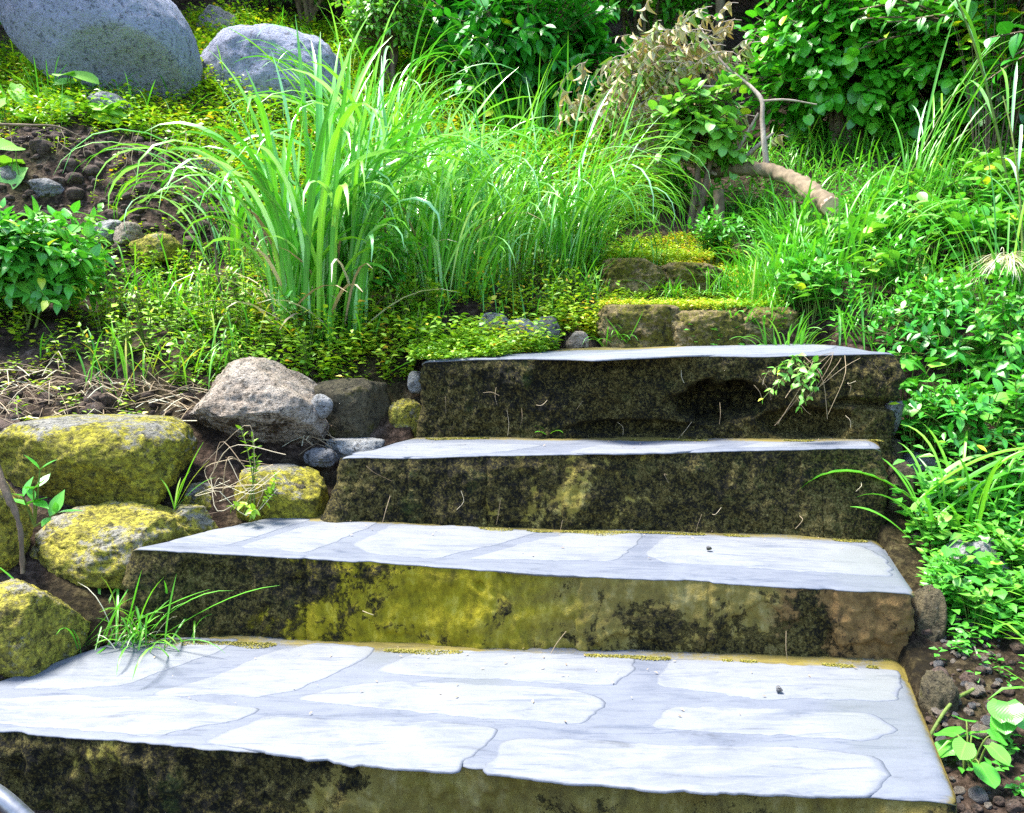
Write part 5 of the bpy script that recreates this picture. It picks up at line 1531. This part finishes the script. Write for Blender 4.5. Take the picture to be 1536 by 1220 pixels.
# small orange flower
q = P(1440, 728, 2.4); root = empty('orange_flower', q - [0, 0, 0.1], 'small orange flower beside the broad-bladed grass', 'flower')
mb = MB(); n = 9; an = np.linspace(0, 6.28, n, endpoint=False)
add_leaves(mb, T_OV, np.tile(q, (n, 1)), np.column_stack([np.cos(an), np.sin(an) * .8 - .3, np.sin(an) * .5]), np.tile([0, -.6, .8], (n, 1)), np.full(n, 0.02), rng.uniform(0, 1, n)); mb.build('petals', M['petal'], root)
mb = MB(); tube(mb, [q - [0, 0, 0.1], q - [0.005, 0, 0.05], q], 0.0018, 5, 6); mb.build('stem', M['stem'], root)

# root-wrapped edge at the far left, grey pipe in the bottom corner
mb = MB(); tube(mb, [P(-6, 690, 1.98), P(10, 740, 1.96), P(30, 790, 1.95), P(34, 860, 1.95)], np.array([0.006, 0.009, 0.006]), 8, 24, rough=.5)
tag(mb.build('tree_root', M['twig'], loc=P(34, 860, 1.95)), 'gnarled brown root between the rocks at the left picture edge', 'root')
mb = MB(); tube(mb, [P(-160, 1095, 1.15), P(-60, 1160, 1.12), P(0, 1196, 1.1), P(60, 1250, 1.08), P(150, 1330, 1.06)], 0.013, 14, 30)
tag(mb.build('metal_pipe', M['pipe'], loc=P(60, 1250, 1.08)), 'grey metal pipe in the bottom left corner before the lowest step', 'pipe')

# rootlets and dead stalks clinging to the risers
mb = MB()
for i, n in ((3, 20), (2, 10), (1, 4), (0, 3)):
    s = STEPS[i]
    for _ in range(n):
        t_ = rng.uniform(0.05, 0.97); f = s['fl'] + (s['fr'] - s['fl']) * t_
        h0 = rng.uniform(0.02, 0.22); L_ = rng.uniform(0.02, 0.10); a_ = rng.normal(0, 0.6)
        a = f + np.array([0, -0.022 - 0.06 * h0, -h0]); c = a + np.array([math.sin(a_) * L_, -0.008, -math.cos(a_) * L_])
        tube(mb, [a, 0.5 * (a + c) + rng.normal(0, 0.006, 3) + [0, -0.006, 0], c], rng.uniform(0.0004, 0.0009), 4, 7, cap=False, r=rng.uniform(0.0, 0.7))
tag(mb.build('rootlets', M['straw']), 'thin dead rootlets clinging to the mossy risers', kind='stuff')
# crumbs of leaf litter on the treads
mb = MB(); n = 150
pp = []
for i, m_ in ((0, 60), (1, 40), (2, 40), (3, 10)):
    s = STEPS[i]; t_ = rng.uniform(0.04, 0.95, m_); v_ = rng.uniform(0.08, 0.95, m_) ** 0.6
    a = s['fl'][None] + (s['fr'] - s['fl'])[None] * t_[:, None]; c = s['bl'][None] + (s['br'] - s['bl'])[None] * t_[:, None]
    q = a * (1 - v_)[:, None] + c * v_[:, None]; q[:, 2] = tread_z(i, q[:, 0], q[:, 1]) + 0.0055; pp.append(q)
pp = np.vstack(pp); n = len(pp)
add_leaves(mb, T_SML, pp, np.column_stack([rng.normal(0, 1, (n, 2)), np.full(n, 0.05)]), np.tile([0, 0, 1.0], (n, 1)) + rng.normal(0, .15, (n, 3)), rng.uniform(0.003, 0.013, n), rng.uniform(0, 0.5, n))
tag(mb.build('leaf_litter', M['straw']), 'crumbs of dead leaf scattered on the treads', kind='stuff')

# ------------------------------------------------------------------ camera, sun, sky
cam = bpy.data.cameras.new('camera')
co = bpy.data.objects.new('camera', cam); COL.objects.link(co)
co.location = CAM; co.rotation_euler = (PI / 2 - TH, 0, 0)
cam.sensor_fit = 'HORIZONTAL'; cam.sensor_width = 36.0; cam.lens = 36.0 * F / 1536.0
cam.clip_start = 0.05; cam.clip_end = 500
SC.camera = co

EL, AZ = math.radians(68), math.radians(-75)      # azimuth from +Y (behind the steps) towards +X
sd = Vector((math.cos(EL) * math.sin(AZ), math.cos(EL) * math.cos(AZ), math.sin(EL)))
sl = bpy.data.lights.new('sun', 'SUN'); sl.energy = 2.6; sl.angle = math.radians(16); sl.color = (1.0, 0.95, 0.86)
so = bpy.data.objects.new('sun', sl); COL.objects.link(so)
so.rotation_euler = sd.to_track_quat('Z', 'Y').to_euler(); so.location = (0, 0, 12)
W = bpy.data.worlds.new('World'); SC.world = W; W.use_nodes = True
nt = W.node_tree; bg = nt.nodes['Background']
sk = nt.nodes.new('ShaderNodeTexSky'); sk.sky_type = 'NISHITA'; sk.sun_disc = False
sk.sun_elevation = EL; sk.sun_rotation = AZ; sk.air_density = 1.0; sk.dust_density = 1.0; sk.ozone_density = 1.5
nt.links.new(sk.outputs[0], bg.inputs[0]); bg.inputs[1].default_value = 0.105
vs_ = SC.view_settings
vs_.view_transform = 'Standard'; vs_.look = 'None'; vs_.exposure = 2.45; vs_.gamma = 1.0
SC.render.engine = 'CYCLES'
cy = SC.cycles
cy.max_bounces = 6; cy.diffuse_bounces = 2; cy.glossy_bounces = 2; cy.transmission_bounces = 4; cy.transparent_max_bounces = 4
cy.use_denoising = False
SC.render.filter_size = 1.1
cy.sample_clamp_indirect = 6
